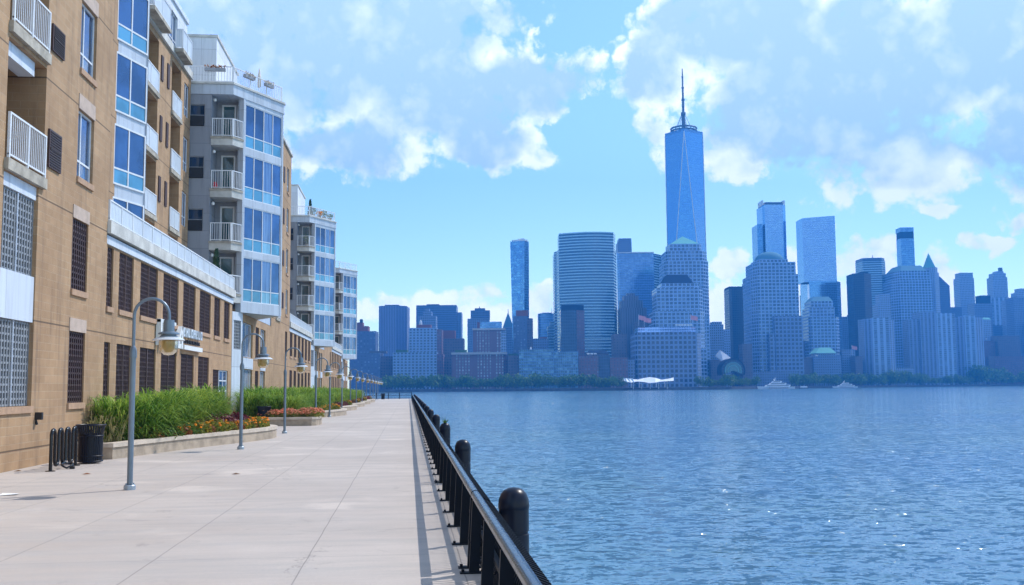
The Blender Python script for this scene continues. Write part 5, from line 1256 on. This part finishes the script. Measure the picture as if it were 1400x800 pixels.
# ---- the tallest tower: square foot turning into a square top set at 45 degrees, ring and mast
def tallest():
    dp = 1700; c = at(942.5, 505, dp); cz = .6; k = 1400/dp
    zt = top_z(934.5, 178, dp); zp = top_z(934.5, 470, dp)
    a0 = YAW+R(9)
    t = thing('tallest_tower', (c.x, c.y, .6), 'tallest glass tower with long triangular facets, a roof ring and a needle mast', 'skyscraper')
    hb, ht = 31.5, 31.5/math.sqrt(2)*1.0
    def sq(h, off): return [(c.x+h*math.sqrt(2)*math.sin(a0+off+math.pi/4+math.pi/2*i), c.y+h*math.sqrt(2)*math.cos(a0+off+math.pi/4+math.pi/2*i)) for i in range(4)]
    bt = sq(hb, math.pi); tp = sq(ht, math.pi+math.pi/4)
    q = MB(); q.prism(bt, .6, zp); q.build('base_block', 'f_mirror', t)
    q = MB()
    for i in range(4):
        a_, b_ = bt[i], bt[(i+1) % 4]; u = tp[i]; v_ = tp[(i+1) % 4]
        L = 2*hb
        q.quad([(*a_, zp), (*b_, zp), (*u, zt)], [(i*L, zp), ((i+1)*L, zp), ((i+.5)*L, zt)])
        q.quad([(*b_, zp), (*v_, zt), (*u, zt)], [((i+1)*L, zp), ((i+1.5)*L, zt), ((i+.5)*L, zt)])
    q.build('glass_wall', 'f_mirror', t)
    q = MB()
    for i in range(4):
        for e in (bt[i], bt[(i+1) % 4]):
            A_ = Vector((*e, zp)); B_ = Vector((*tp[i], zt)); q.tube([A_, B_], .75, 5, False)
    q.build('edge_strip', 'f_white', t)
    q = MB(); q.prism([(c.x+(p[0]-c.x)*1.005, c.y+(p[1]-c.y)*1.005) for p in tp], zt, zt+4.5); q.build('parapet', 'f_glass_blue', t)
    q = MB()
    for zz in (zt+7, zt+11.5): q.tube([(c.x+21.5*math.cos(k_*math.pi/20), c.y+21.5*math.sin(k_*math.pi/20), zz) for k_ in range(41)], 1.5, 6, False)
    for k_ in range(20): a = k_*math.pi/10; q.tube([(c.x+21.5*math.cos(a), c.y+21.5*math.sin(a), zt+4), (c.x+21.5*math.cos(a), c.y+21.5*math.sin(a), zt+12)], .6, 5)
    q.build('roof_ring', 'steel_dark', t)
    zm = top_z(932, 82, dp)
    q = MB(); H = zm-zt
    q.lathe([(3.4, 3), (3.0, H*.30), (4.2, H*.31), (4.2, H*.34), (2.3, H*.35), (2.1, H*.52), (3.0, H*.525), (3.0, H*.545), (1.8, H*.55), (1.7, H*.70), (2.4, H*.705), (2.4, H*.72), (1.4, H*.73), (1.3, H*.86), (1.8, H*.865), (1.8, H*.88), (1.1, H*.89), (.8, H)], (c.x, c.y, zt), 10)
    q.build('mast', 'steel_dark', t)
    q = MB()
    for k_ in range(8): a = k_*math.pi/4; q.tube([(c.x+15*math.cos(a), c.y+15*math.sin(a), zt+9), (c.x+2*math.cos(a), c.y+2*math.sin(a), zt+H*.33)], .35, 5)
    q.build('stay_cable', 'steel_dark', t)
tallest()
# ---- granite and glass group in the middle
city('pyramid_roof_tower', 'granite gridded tower with a pale green pyramid roof in front of the tallest tower', OB, [
    ('wall', 'f_wfc', B, [(907.5, 1470), (912, 1462), (961, 1462), (968, 1476)], 357, None, 50), ('setback', 'f_wfc', B, [(909.5, 1472), (914, 1466), (960, 1466), (966, 1478)], 344, 357, 44), ('setback', 'f_wfc', B, [(915, 1470), (956, 1470), (959, 1476)], 333.5, 344, 36), ('pyramid_roof', 'copper_green', 'pyr', [(916.5, 1472), (956, 1472)], 320.5, 333.5, 40), ('low_wing', 'f_wfc', B, [(961, 1440), (970, 1446)], 432, None, 40)])
city('flat_topped_tower', 'stepped granite gridded tower with a dark sloped flat topped roof', OB, [
    ('wall', 'f_wfc', B, [(893, 1372), (896, 1366), (957, 1366), (963, 1376)], 426, None, 50), ('setback', 'f_wfc', B, [(897.5, 1372), (956, 1372), (960.5, 1382)], 394, 426, 46), ('setback', 'f_wfc', B, [(904, 1376), (951, 1376), (956, 1382)], 387.5, 394, 40), ('mansard_roof', 'f_dark_roof', 'frus', [(906.5, 1378), (948, 1378)], 374.5, 387.5, 40, [(912.5, 1384), (940.5, 1384)]), ('low_wing', 'f_wfc', B, [(957.5, 1350), (966, 1356)], 476, None, 44)])
city('square_granite_block', 'broad flat granite block of square windows behind the white tent roof', OB, [
    ('wall', 'f_wfc_block', B, [(868, 1262), (872, 1256), (952.5, 1256)], 455, None, 50), ('side_wall', 'f_stone_grey', B, [(952.7, 1257), (958, 1266)], 455, None, 44), ('glass_roof', 'f_glass_blue', 'frus', [(872, 1258), (952, 1258)], 446, 455, 44, [(873, 1276), (952, 1276)])])
city('stone_tower', 'purplish stone tower right of the granite group, stepped at its top', OB, [
    ('wall', 'f_stone_pale', B, [(970, 1560), (978, 1554), (989, 1554)], 444, None, 30), ('setback', 'f_stone_pale', B, [(974, 1558), (987, 1558)], 440, 444, 20), ('wing', 'f_stone_pale', B, [(989.3, 1590), (998, 1590)], 450.5, None, 26)])
city('brown_block', 'low brown stone block behind the round glass hall', OB, [('wall', 'f_brick_brown', B, [(972, 1420), (992, 1420)], 492, None, 26), ('wing', 'f_brick_brown', B, [(1015, 1430), (1028, 1430)], 470, None, 26)])
city('black_slab_tower', 'plain dark slab tower left of the domed tower', OB, [('wall', 'f_black_slab', B, [(996.5, 1720), (1000, 1712), (1024, 1712)], 393.5, None, 40), ('roof_edge', 'f_dark_roof', B, [(997, 1711), (1024, 1711)], 391.8, 393.5, 40)])
city('notched_glass_tower', 'tall glass tower with open corner fins and a lower left wing behind the domed tower', OB, [
    ('wall', 'f_mirror', B, [(1042, 1830), (1045, 1822), (1070, 1822), (1073.5, 1830)], 281, None, 42), ('wing', 'f_glass_tall', B, [(1035, 1826), (1042, 1818)], 307, None, 40), ('crown', 'f_glass_dark', B, [(1045.5, 1826), (1069, 1826)], 276.5, 281, 30), ('corner_fin', 'f_white', B, [(1041.5, 1828), (1043.5, 1826)], 274, 281, 30), ('corner_fin', 'f_white', B, [(1070.5, 1826), (1073, 1829)], 274, 281, 30)])
city('domed_tower', 'granite gridded stepped tower with a blue dome on top', OB, [
    ('wall', 'f_wfc', B, [(1026, 1480), (1036, 1462), (1091, 1462)], 377, None, 52), ('setback', 'f_wfc', B, [(1029, 1482), (1037, 1468), (1087.5, 1468)], 360, 377, 46), ('drum', 'f_wfc', B, [(1035, 1480), (1040, 1472), (1077, 1472)], 355.5, 360, 40), ('dome', 'f_roof_blue', 'dome', [(1036, 1482), (1076.5, 1482)], 342, 356, 40), ('right_step', 'f_wfc_block', B, [(1059, 1448), (1097, 1448)], 432, None, 14), ('right_step', 'f_wfc_block', B, [(1052, 1442), (1059, 1442)], 456, None, 20), ('podium', 'f_stone_grey', B, [(1026, 1430), (1092, 1430)], 508, None, 20)])
city('grey_tower', 'plain blue grey tower strip just left of the domed tower', OB, [('wall', 'f_glass_dark', B, [(1020, 1650), (1027, 1650)], 386, None, 30)])
city('mirror_slab_tower', 'tall plain mirrored glass slab tower with a slanted top edge', OB, [
    ('wall', 'f_mirror', B, [(1103.5, 1830), (1106, 1812), (1144, 1812), (1149, 1832)], 386, None, 45), ('upper_wall', 'f_mirror', 'slope', [(1099.5, 1818), (1144.5, 1814)], 297, 386, 40, 293.5)])
city('arched_roof_tower', 'granite tower with a flat green rounded top in front of the mirrored slab', OB, [
    ('wall', 'f_wfc', B, [(1105, 1620), (1109, 1612), (1143, 1612), (1147, 1622)], 434, None, 44), ('setback', 'f_wfc', B, [(1106, 1622), (1141, 1618)], 421, 434, 38), ('setback', 'f_wfc', B, [(1108, 1624), (1139, 1622)], 412, 421, 34), ('green_roof', 'f_roof_blue', 'frus', [(1108.5, 1624), (1138.5, 1622)], 405, 412, 34, [(1114, 1630), (1134, 1630)])])
city('brown_low_block', 'long low brown block with a green hipped roof pavilion on top', OB, [
    ('wall', 'f_brick_brown', B, [(1092, 1440), (1112, 1440)], 489, None, 40), ('wing', 'f_stone_grey', B, [(1112.2, 1436), (1150, 1436)], 486, None, 40), ('pavilion_roof', 'copper_green', 'frus', [(1114.5, 1434), (1143.5, 1434)], 475, 483, 34, [(1122, 1442), (1136.5, 1442)]), ('pavilion_wall', 'f_stone_pale', B, [(1116, 1438), (1142, 1438)], 483, 486, 28)])
city('thin_dark_tower', 'thin dark tower edge left of the mirrored slab', OB, [('wall', 'f_black_slab', B, [(1099.5, 1900), (1103.5, 1900)], 402, None, 30)])
city('stone_tower', 'pale grey flat roofed tower between the mirrored slab and the black slab', OB, [('wall', 'f_stone_grey', B, [(1149, 1950), (1167.5, 1950)], 433, None, 40), ('roof_box', 'roof_dark', B, [(1160, 1955), (1165, 1955)], 430.5, 433, 10)])
city('low_flag_block', 'low dark block with a flag on its roof', OB, [('wall', 'f_stone_grey', B, [(1151, 1560), (1169, 1560)], 478, None, 30), ('wing', 'f_brick_brown', B, [(1169.3, 1530), (1179, 1530)], 487, None, 24)])
city('black_slab_tower', 'dark slab tower in front of the banded office tower', OB, [('wall', 'f_black_slab', B, [(1166.5, 1720), (1181, 1712), (1190.5, 1724)], 374, None, 36), ('roof_box', 'f_dark_roof', B, [(1177, 1725), (1187, 1725)], 371.8, 374, 14)])
city('banded_office_tower', 'office tower with dark horizontal bands and a small roof mast behind the dark slab', OB, [('wall', 'f_stripe', B, [(1179, 1940), (1205, 1934), (1210, 1944)], 356.5, None, 40), ('crown', 'f_slab_blue', B, [(1179, 1938), (1205, 1932), (1209, 1943)], 353, 356.5, 40), ('mast', 'steel_dark', 'mast', [(1193, 1950), (1194, 1950)], 348.5, 353, 4, .9)])
city('stone_stepped_tower', 'pale stone stepped tower behind the ribbed apartment towers', OB, [('wall', 'f_stone_pale', B, [(1201, 1800), (1218, 1800)], 416, None, 30), ('setback', 'f_stone_pale', B, [(1203, 1804), (1217, 1804)], 402, 416, 24)])
city('thin_residential_tower', 'very thin tall tower with a dark opening near its flat top', AB, [('wall', 'f_glass_tall', B, [(1231.5, 2050), (1249.5, 2050)], 326, None, 24), ('dark_band', 'f_dark_roof', B, [(1231, 2051), (1249, 2051)], 317, 326, 22), ('crown', 'f_glass_tall', B, [(1230.8, 2049), (1249, 2049)], 311, 317, 26)])
city('mesa_roof_tower', 'broad glass tower with chamfered corners and a pale sloped flat topped roof', OB, [
    ('wall', 'f_wfc', B, [(1217.5, 1890), (1230, 1870), (1274, 1870)], 384, None, 50), ('setback', 'f_wfc', B, [(1220.5, 1892), (1231, 1874), (1271, 1874)], 372, 384, 46), ('mesa_roof', 'f_roof_blue', 'frus', [(1223, 1890), (1231, 1878), (1267, 1878)], 363, 372, 46, [(1230, 1894), (1234, 1888), (1261, 1888)])])
city('green_spire_tower', 'slender stone tower with a pointed green spire', OB, [
    ('wall', 'f_stone_pale', B, [(1264.5, 1920), (1278, 1912), (1283.5, 1920)], 373, None, 26), ('crown', 'f_stone_pale', B, [(1266, 1922), (1278, 1915), (1281.5, 1921)], 366, 373, 22), ('spire', 'f_teal_roof', 'pyr', [(1266.5, 1922), (1279, 1918)], 345, 366, 18)])
city('gabled_dark_tower', 'dark tower with a roof sloping down to the right of the green spire', OB, [('wall', 'f_slab_blue', 'slope', [(1283.5, 1960), (1297.5, 1960)], 377, None, 30, 391)])
city('ribbed_apartment_tower', 'ribbed apartment tower with white window strips, leftmost of the three ribbed ones', AB, [('wall', 'f_rib', B, [(1181, 1650), (1192, 1640)], 436, None, 30), ('front_wall', 'f_rib_white', B, [(1192.2, 1640), (1215, 1640)], 434.5, None, 30), ('side_wall', 'f_rib', B, [(1215.2, 1641), (1222, 1648)], 437, None, 28)])
city('ribbed_apartment_tower', 'widest ribbed apartment tower with a plain dark left flank, middle one of three', AB, [('wall', 'f_rib', B, [(1242, 1690), (1257, 1684)], 437, None, 30), ('front_wall', 'f_rib', B, [(1257.2, 1680), (1280, 1672)], 426.5, None, 34), ('side_wall', 'f_rib_white', B, [(1280.2, 1673), (1305, 1682)], 428, None, 30), ('podium', 'f_stone_pale', B, [(1222, 1640), (1250, 1640)], 503, None, 20)])
city('ribbed_apartment_tower', 'rightmost ribbed apartment tower, in front of the stepped stone towers', AB, [('wall', 'f_rib', B, [(1306, 1740), (1318, 1732)], 434, None, 30), ('front_wall', 'f_rib_white', B, [(1318.2, 1732), (1333, 1732)], 431.5, None, 30), ('side_wall', 'f_rib', B, [(1333.2, 1733), (1343.5, 1742)], 434, None, 28)])
city('low_glass_block', 'low blue block between the widest ribbed tower and the plain stone tower', OB, [('wall', 'f_slab_blue', B, [(1296, 1985), (1315, 1985)], 420, None, 30)])
city('plain_stone_tower', 'plain stone tower with shaved top corners behind the rightmost ribbed tower', OB, [('wall', 'f_stone_pale', B, [(1311.5, 2200), (1331.5, 2200)], 380, None, 30), ('crown', 'f_stone_pale', B, [(1312.5, 2202), (1330, 2202)], 373, 380, 26)])
city('stone_block', 'grey stone block with a dark roof box left of the stepped skyscraper with a mast', OB, [('wall', 'f_stone_grey', B, [(1331.8, 2100), (1356, 2100)], 415, None, 30), ('roof_box', 'f_dark_roof', B, [(1340.5, 2104), (1354, 2104)], 404, 415, 24)])
city('stepped_skyscraper', 'slim stepped stone skyscraper with a small lattice mast near the right edge', OB, [('wall', 'f_rib_white', B, [(1354, 2250), (1380, 2250)], 407, None, 36), ('setback', 'f_stone_pale', B, [(1357.5, 2254), (1377, 2254)], 379, 407, 30), ('setback', 'f_stone_pale', B, [(1359, 2256), (1375, 2256)], 373.5, 379, 26), ('crown', 'f_stone_pale', B, [(1362, 2258), (1372, 2258)], 371, 373.5, 18), ('mast', 'steel_dark', B, [(1366, 2262), (1370.5, 2262)], 366, 371, 6)])
city('pale_block', 'pale mid height block below the stone block', OB, [('wall', 'f_stone_pale', B, [(1340, 2020), (1355, 2020)], 437, None, 26), ('roof', 'copper_green', 'frus', [(1340, 2020), (1355, 2020)], 434, 437, 26, [(1342, 2024), (1353, 2024)])])
city('pale_green_block', 'narrow pale greenish block between the stepped skyscraper and the tower at the frame edge', OB, [('wall', 'f_stone_pale', B, [(1376.5, 2120), (1387, 2120)], 410, None, 26), ('roof_box', 'f_stone_cap', B, [(1379, 2124), (1385, 2124)], 407, 410, 10)])
city('edge_stone_tower', 'stone tower with a rounded crown cut by the right edge of the photo', OB, [('wall', 'f_stone_grey', B, [(1385.5, 2060), (1412, 2060)], 407, None, 34), ('setback', 'f_stone_pale', B, [(1390.5, 2064), (1412, 2064)], 400, 407, 26), ('crown', 'f_stone_pale', B, [(1394, 2066), (1412, 2066)], 394.5, 400, 22)])
city('low_brick_block', 'low dark red brick block with white roof lamps, right of the ribbed towers', AB, [('wall', 'f_brick_red', B, [(1343.8, 1840), (1364, 1840)], 466, None, 30), ('wing', 'f_brick_brown', B, [(1364.2, 1830), (1394, 1830)], 459, None, 30), ('low_wing', 'f_brick_red', B, [(1360, 1800), (1412, 1800)], 487, None, 26)])
for i, (a, c, yt, dp, mt, lb) in enumerate([(757, 800, 470, 1900, 'f_stone_grey', 'grey block low behind the striped curved tower foot'), (884, 896, 432, 1560, 'f_brick_brown', 'narrow brown block tucked left of the flat topped tower'), (1150, 1182, 492, 1660, 'f_stone_grey', 'low grey block behind the trees left of the leftmost ribbed tower'), (1222, 1243, 470, 1900, 'f_rib', 'grey ribbed block between the leftmost and middle ribbed towers'), (1344, 1400, 445, 2150, 'f_slab_blue', 'blue grey block behind the low brick blocks at right'), (1091, 1106, 466, 1640, 'f_brick_brown', 'narrow brown block between the domed and the arched roof towers'), (1410, 1480, 440, 1980, 'f_stone_grey', 'grey block just beyond the right edge')]):
    city('city_block', lb, OB, [('wall', mt, B, [(a, dp), (c, dp)], yt, None, 24)])

# ---- round glass hall on the shore
def glass_hall():
    c = at(1002, 505, 1330)
    t = thing('glass_hall', (c.x, c.y, .6), 'round arched glass hall by the water below a white slanted roof', 'glass hall')
    r_ = 14.5; d = Vector((F.x, F.y, 0)).normalized(); s_ = Vector((d.y, -d.x, 0)); z0 = top_z(1002, 509, 1330)
    for part, mt, rr0, rr1, off in (('arch_wall', 'f_glass_dark', 0, r_, 0), ('arch_rim', 'f_dark_roof', r_, r_+1.6, -1.0), ('inner_arch', 'f_winter_glass', 0, r_*.72, -1.5), ('inner_rim', 'copper_green', r_*.72, r_*.76, -2), ('inner_rim', 'copper_green', r_*.45, r_*.5, -2)):
        q = MB(); pts = []
        for k in range(25):
            a = -R(20)+R(220)*k/24; pts.append(a)
        for a, b_ in zip(pts[:-1], pts[1:]):
            def P_(rr, a, dd): v = Vector((c.x, c.y, z0+2))+s_*math.cos(a)*rr+Vector((0, 0, 1))*math.sin(a)*rr+d*dd; return v
            q.hexa([P_(rr0, a, off), P_(rr1, a, off), P_(rr1, b_, off), P_(rr0, b_, off), P_(rr0, a, 25), P_(rr1, a, 25), P_(rr1, b_, 25), P_(rr0, b_, 25)])
        q.build(part, mt, t)
    q = MB(); a_ = [at(979, 487, 1400), at(985, 479, 1400), at(999, 489, 1370), at(989, 495, 1370)]
    q.hexa([tuple(p) for p in a_]+[tuple(p+d*9) for p in a_]); q.build('slanted_roof', 'f_white', t)
glass_hall()
# ---- white tent roofed ferry pier
def tent_pier():
    dp = 1125; d = Vector((F.x, F.y, 0)).normalized()
    c = at(887, 530, dp); t = thing('ferry_pier', (c.x, c.y, WL), 'floating ferry pier under a white winged tent roof', 'ferry pier')
    xs = [853, 858, 863, 872, 880, 888, 896, 904, 912, 921]; yt = [517.5, 517.2, 518.5, 519, 517, 515.6, 516.6, 519.2, 518.2, 516.2]; yb = [520, 522, 523, 521.5, 522.2, 523.8, 523.0, 521.8, 521.2, 520.8]
    q = MB()
    for i in range(len(xs)-1):
        T1_, T2_, B1_, B2_ = at(xs[i], yt[i], dp), at(xs[i+1], yt[i+1], dp), at(xs[i], yb[i], dp-8), at(xs[i+1], yb[i+1], dp-8)
        q.quad([B1_, B2_, T2_, T1_]); q.quad([T1_, T2_, B2_+d*22, B1_+d*22]); q.quad([B1_, B2_, B2_+d*22, B1_+d*22])
    q.build('tent_roof', 'tent_white', t)
    for k in range(3):
        q = MB(); x_ = 852+k*4.6; a_ = [at(x_, 517.5, dp-14), at(x_+3.5, 517, dp-14), at(x_+6.5, 523.8, dp-14), at(x_+4.4, 522, dp-14)]
        q.hexa([tuple(p) for p in a_]+[tuple(p+d*1.2) for p in a_]); q.build('wing_sail', 'tent_white', t)
    q = MB(); zd = WL+1.2
    a_ = at(860, 531, dp); b_ = at(918, 530.5, dp)
    ring_ = closed([Vector((a_.x, a_.y)), Vector((b_.x, b_.y))], 22); q.prism(ring_, WL-.4, WL+1.3); q.build('pontoon', 'steel_dark', t)
    for k in range(5):
        for o_ in (0, 18):
            p = a_+(b_-a_)*((k+.5)/5)+d*o_; q = MB(); q.tube([(p.x, p.y, WL+1.2), (p.x, p.y, 7.0)], .3, 6); q.build('column', 'f_white', t)
tent_pier()
# ---- motor yachts
def yacht(px0, px1, dp, label):
    a_, b_ = at(px0, 529, dp), at(px1, 529, dp); u = Vector((b_.x-a_.x, b_.y-a_.y, 0)); L = u.length; u.normalize(); n_ = Vector((-u.y, u.x, 0))
    c = Vector((a_.x, a_.y, WL))
    t = thing('motor_yacht', (c.x+u.x*L/2, c.y+u.y*L/2, WL), label, 'yacht', 'white motor yachts moored across the river')
    def P_(s_, w_, z): return tuple(c+u*(s_*L)+n_*w_+Vector((0, 0, z)))
    wd = L*.085; H = L*.075
    q = MB(); st = [(0, .05, 1.0), (.08, .55, .95), (.25, .95, .82), (.6, 1, .75), (1, .9, .75)]
    for (s1, w1, h1), (s2, w2, h2) in zip(st[:-1], st[1:]):
        q.hexa([P_(s1+.03*(s1 < .05), -wd*w1*.7, -.4), P_(s2, -wd*w2*.7, -.4), P_(s2, wd*w2*.7, -.4), P_(s1+.03*(s1 < .05), wd*w1*.7, -.4), P_(s1, -wd*w1, H*h1), P_(s2, -wd*w2, H*h2), P_(s2, wd*w2, H*h2), P_(s1, wd*w1, H*h1)])
    hull = q.build('hull', 'yacht_white', t)
    q = MB()
    for s_ in range(9): x_ = .3+s_*.06; q.hexa([P_(x_, -wd*.99-.1, H*.3), P_(x_+.035, -wd*.99-.1, H*.3), P_(x_+.035, -wd*.9, H*.3), P_(x_, -wd*.9, H*.3), P_(x_, -wd*1.0-.12, H*.45), P_(x_+.035, -wd*1.0-.12, H*.45), P_(x_+.035, -wd*.9, H*.45), P_(x_, -wd*.9, H*.45)])
    q.build('porthole', 'yacht_glass', hull)
    z = H*.76
    for i, (s1, s2, k) in enumerate([(.20, .86, .82), (.31, .76, .7), (.38, .64, .58)]):
        h_ = L*.052; q = MB()
        for (za, zb, m_, g_) in ((0, .3, 0, 0), (.3, .68, 0, 1), (.68, 1, 0, 0)): pass
        q.hexa([P_(s1, -wd*k, z), P_(s2, -wd*k, z), P_(s2, wd*k, z), P_(s1, wd*k, z), P_(s1+.05, -wd*k*.95, z+h_), P_(s2+.03, -wd*k*.95, z+h_), P_(s2+.03, wd*k*.95, z+h_), P_(s1+.05, wd*k*.95, z+h_)])
        dk = q.build('deck_house', 'yacht_white', t)
        q = MB(); q.hexa([P_(s1+.045, -wd*k*1.02, z+h_*.35), P_(s2-.03, -wd*k*1.02, z+h_*.35), P_(s2-.03, -wd*k*.9, z+h_*.35), P_(s1+.045, -wd*k*.9, z+h_*.35), P_(s1+.06, -wd*k*1.0, z+h_*.7), P_(s2-.03, -wd*k*1.0, z+h_*.7), P_(s2-.03, -wd*k*.9, z+h_*.7), P_(s1+.06, -wd*k*.9, z+h_*.7)]); q.build('window_band', 'yacht_glass', dk)
        z += h_+.02
    q = MB(); q.tube([P_(.47, 0, z), P_(.49, 0, z+L*.05), P_(.495, 0, z+L*.10)], [L*.018, L*.012, .25], 8); q.lathe([(0, -.02*L), (.022*L, 0), (0, .02*L)], P_(.455, 0, z+L*.03), 10); q.build('mast', 'yacht_white', t)
yacht(1035, 1086, 1270, 'larger white motor yacht moored below the domed tower')
yacht(1138, 1172, 1450, 'smaller white motor yacht moored below the green roofed pavilion')
t = None
def workboat(px0, px1, dp):
    a_, b_ = at(px0, 528, dp), at(px1, 528, dp); u = Vector((b_.x-a_.x, b_.y-a_.y, 0)); L = u.length; u.normalize(); n_ = Vector((-u.y, u.x, 0)); c = Vector((a_.x, a_.y, WL))
    t = thing('small_ferry', tuple(c), 'low small boat moored right of the larger yacht', 'boat')
    P_ = lambda s_, w_, z: tuple(c+u*(s_*L)+n_*w_+Vector((0, 0, z)))
    q = MB(); q.hexa([P_(.06, -1.5, -.3), P_(.95, -1.5, -.3), P_(.95, 1.5, -.3), P_(.06, 1.5, -.3), P_(0, -2, 1.2), P_(1, -2, 1.2), P_(1, 2, 1.2), P_(0, 2, 1.2)]); q.build('hull', 'steel_dark', t)
    q = MB(); q.hexa([P_(.15, -1.5, 1.2), P_(.8, -1.5, 1.2), P_(.8, 1.5, 1.2), P_(.15, 1.5, 1.2), P_(.18, -1.4, 3.2), P_(.8, -1.4, 3.2), P_(.8, 1.4, 3.2), P_(.18, 1.4, 3.2)]); q.build('cabin', 'yacht_white', t)
workboat(1092, 1106, 1330)
# ---- flags and roof lamps
def flag(px, py, dp, label, w_=9, h_=5.5):
    p = at(px, py, dp); s_ = Vector((F.y, -F.x, 0)).normalized()
    t = thing('flag_on_pole', (p.x, p.y, p.z-14), label, 'flag', 'pale red flags on roofs across the river')
    q = MB(); q.tube([(p.x, p.y, p.z-14), (p.x, p.y, p.z+1)], .22, 6); q.build('pole', 'f_white', t)
    q = MB(); n_ = 6
    for i in range(n_):
        a, b_ = i/n_, (i+1)/n_; f1, f2 = math.sin(a*6)*.7, math.sin(b_*6)*.7; d = Vector((F.x, F.y, 0))
        A_ = p+s_*a*w_+d*f1; B_ = p+s_*b_*w_+d*f2; dz1, dz2 = Vector((0, 0, -a*2)), Vector((0, 0, -b_*2))
        q.quad([A_+dz1-Vector((0, 0, h_)), B_+dz2-Vector((0, 0, h_)), B_+dz2, A_+dz1])
    q.build('cloth', 'flag_red', t)
flag(873, 431, 1300, 'pale red flag above the left corner of the square granite block')
flag(880.5, 434, 1302, 'pale red flag on the square granite block, second from its left corner')
flag(944, 431, 1300, 'pale red flag above the right corner of the square granite block')
flag(1164.5, 472.5, 1560, 'pale red flag on the low dark block left of the ribbed towers', 8, 5)
def roof_lamps(px0, px1, py, dp, n_, label):
    p = at(px0, py, dp); t = thing('roof_light_strip', tuple(p), label, 'roof lights', None)
    for k in range(n_):
        a = at(px0+(px1-px0)*(k+.1)/n_, py, dp); b_ = at(px0+(px1-px0)*(k+.85)/n_, py, dp); q = MB(); d = Vector((F.x, F.y, 0))*1.5; u = Vector((0, 0, 1.6))
        q.hexa([tuple(a), tuple(b_), tuple(b_+d), tuple(a+d), tuple(a+u), tuple(b_+u), tuple(b_+d+u), tuple(a+d+u)]); q.build('lamp_panel', 'f_lamp_white', t)
roof_lamps(802, 816.5, 484.5, 1252, 3, 'row of three white sunlit panels on the low brick block roof')
roof_lamps(923, 947, 445.3, 1270, 6, 'long white strip on the roof of the square granite block')
roof_lamps(1115, 1119, 487, 1495, 1, 'single white panel at the left corner of the green roofed pavilion')
roof_lamps(1347.5, 1350, 464, 1900, 1, 'single white panel on the low dark red brick block')

# ---- shore trees
def crown_mesh(seed, n_=560, flat=1.):
    rr = random.Random(seed); q = MB(); lobes = [(rr.uniform(-.55, .55), rr.uniform(-.55, .55), rr.uniform(.30, .85), rr.uniform(.30, .48)) for _ in range(11)]+[(0, 0, .68, .5)]
    for i in range(n_):
        l = lobes[rr.randrange(len(lobes))]; v = Vector((rr.gauss(0, 1), rr.gauss(0, 1), rr.gauss(0, 1))).normalized()*(rr.random()**.35)*l[3]
        c = Vector((l[0]+v.x, l[1]+v.y, (l[2]+v.z*.75)*flat)); 
        if c.z < .12: continue
        e = Vector((rr.uniform(-1, 1), rr.uniform(-1, 1), rr.uniform(-.6, .6))).normalized()*rr.uniform(.05, .10); u = Vector((rr.uniform(-1, 1), rr.uniform(-1, 1), rr.uniform(-.3, 1))).normalized()*rr.uniform(.05, .10)
        q.quad([c-e, c-u, c+e, c+u])
    return q
CRN = []
for s_ in range(4):
    t_ = crown_mesh(200+s_).build('crown', 'tree_leaf'); CRN.append(t_.data); bpy.data.objects.remove(t_)
q = MB(); q.tube([(0, 0, 0), (.01, 0, .3), (-.01, .01, .6)], [.035, .028, .012], 6)
for k in range(4): a = k*1.6; q.tube([(0, 0, .28+.05*k), (.16*math.cos(a), .16*math.sin(a), .5+.04*k), (.26*math.cos(a), .26*math.sin(a), .68)], [.016, .01, .004], 5)
t_ = q.build('trunk', 'bark'); TRK = t_.data; bpy.data.objects.remove(t_)
def tree(px, dp, h, wide, label, group):
    c = at(px, 525, dp); e = bpy.data.objects.new('shore_tree', None); COL.objects.link(e); e.location = (c.x, c.y, .6); e.scale = (h*wide, h*wide, h); e.rotation_euler.z = rnd.random()*6.28
    tag(e, label, 'tree', group)
    for nm, me in (('trunk', TRK), ('crown', CRN[rnd.randrange(4)])):
        o = bpy.data.objects.new(nm, me); COL.objects.link(o); o.parent = e
segs = [(530, 618, 17, 6.0, 15, 'below the pale gridded block'), (618, 700, 14, 6.5, 13, 'below the long corniced brick block'), (700, 792, 13, 6.5, 13.5, 'below the teal glass block'), (792, 852, 14, 7, 13, 'left of the white tent roof'), (955, 990, 10, 8, 10, 'right of the square granite block'), (990, 1034, 14, 8, 12, 'in front of the round glass hall'), (1086, 1140, 14, 6.5, 15, 'behind the yachts'), (1140, 1222, 12, 7.5, 15, 'below the leftmost ribbed tower'), (1218, 1262, 20, 8, 22, 'below the mesa roofed tower'), (1262, 1335, 12, 8.5, 15, 'below the middle and right ribbed towers'), (1335, 1372, 24, 8, 28, 'beside the low dark brick blocks'), (1372, 1412, 16, 8, 18, 'at the right edge')]
for (a, c, h, st, hh, wh) in segs:
    px = a; i = 0
    while px < c:
        dp = shore_depth(px)+rnd.uniform(10, 34)
        tree(px, dp, hh*rnd.uniform(.8, 1.3), rnd.uniform(.55, .78), f'{NTH[i]} leafy shore tree from the left {wh}', f'shore trees {wh}'); i += 1; px += st*rnd.uniform(.65, 1.15)

# ---- air between here and the far shore
g = MB(); g.box(-1650, 2500, -90, 2900, -4.5, 600)
hz = g.build('haze', 'f_white'); hz['kind'] = 'stuff'
m_ = bpy.data.materials.new('haze_air'); m_.use_nodes = True; n = NT(m_.node_tree); m_.node_tree.nodes.clear()
pv = n.n('ShaderNodeVolumePrincipled'); pv.inputs['Color'].default_value = HAZE_COL; pv.inputs['Density'].default_value = HAZE_D; pv.inputs['Anisotropy'].default_value = 0.0
n.nt.links.new(pv.outputs[0], n.n('ShaderNodeOutputMaterial').inputs['Volume'])
hz.data.materials.clear(); hz.data.materials.append(m_)
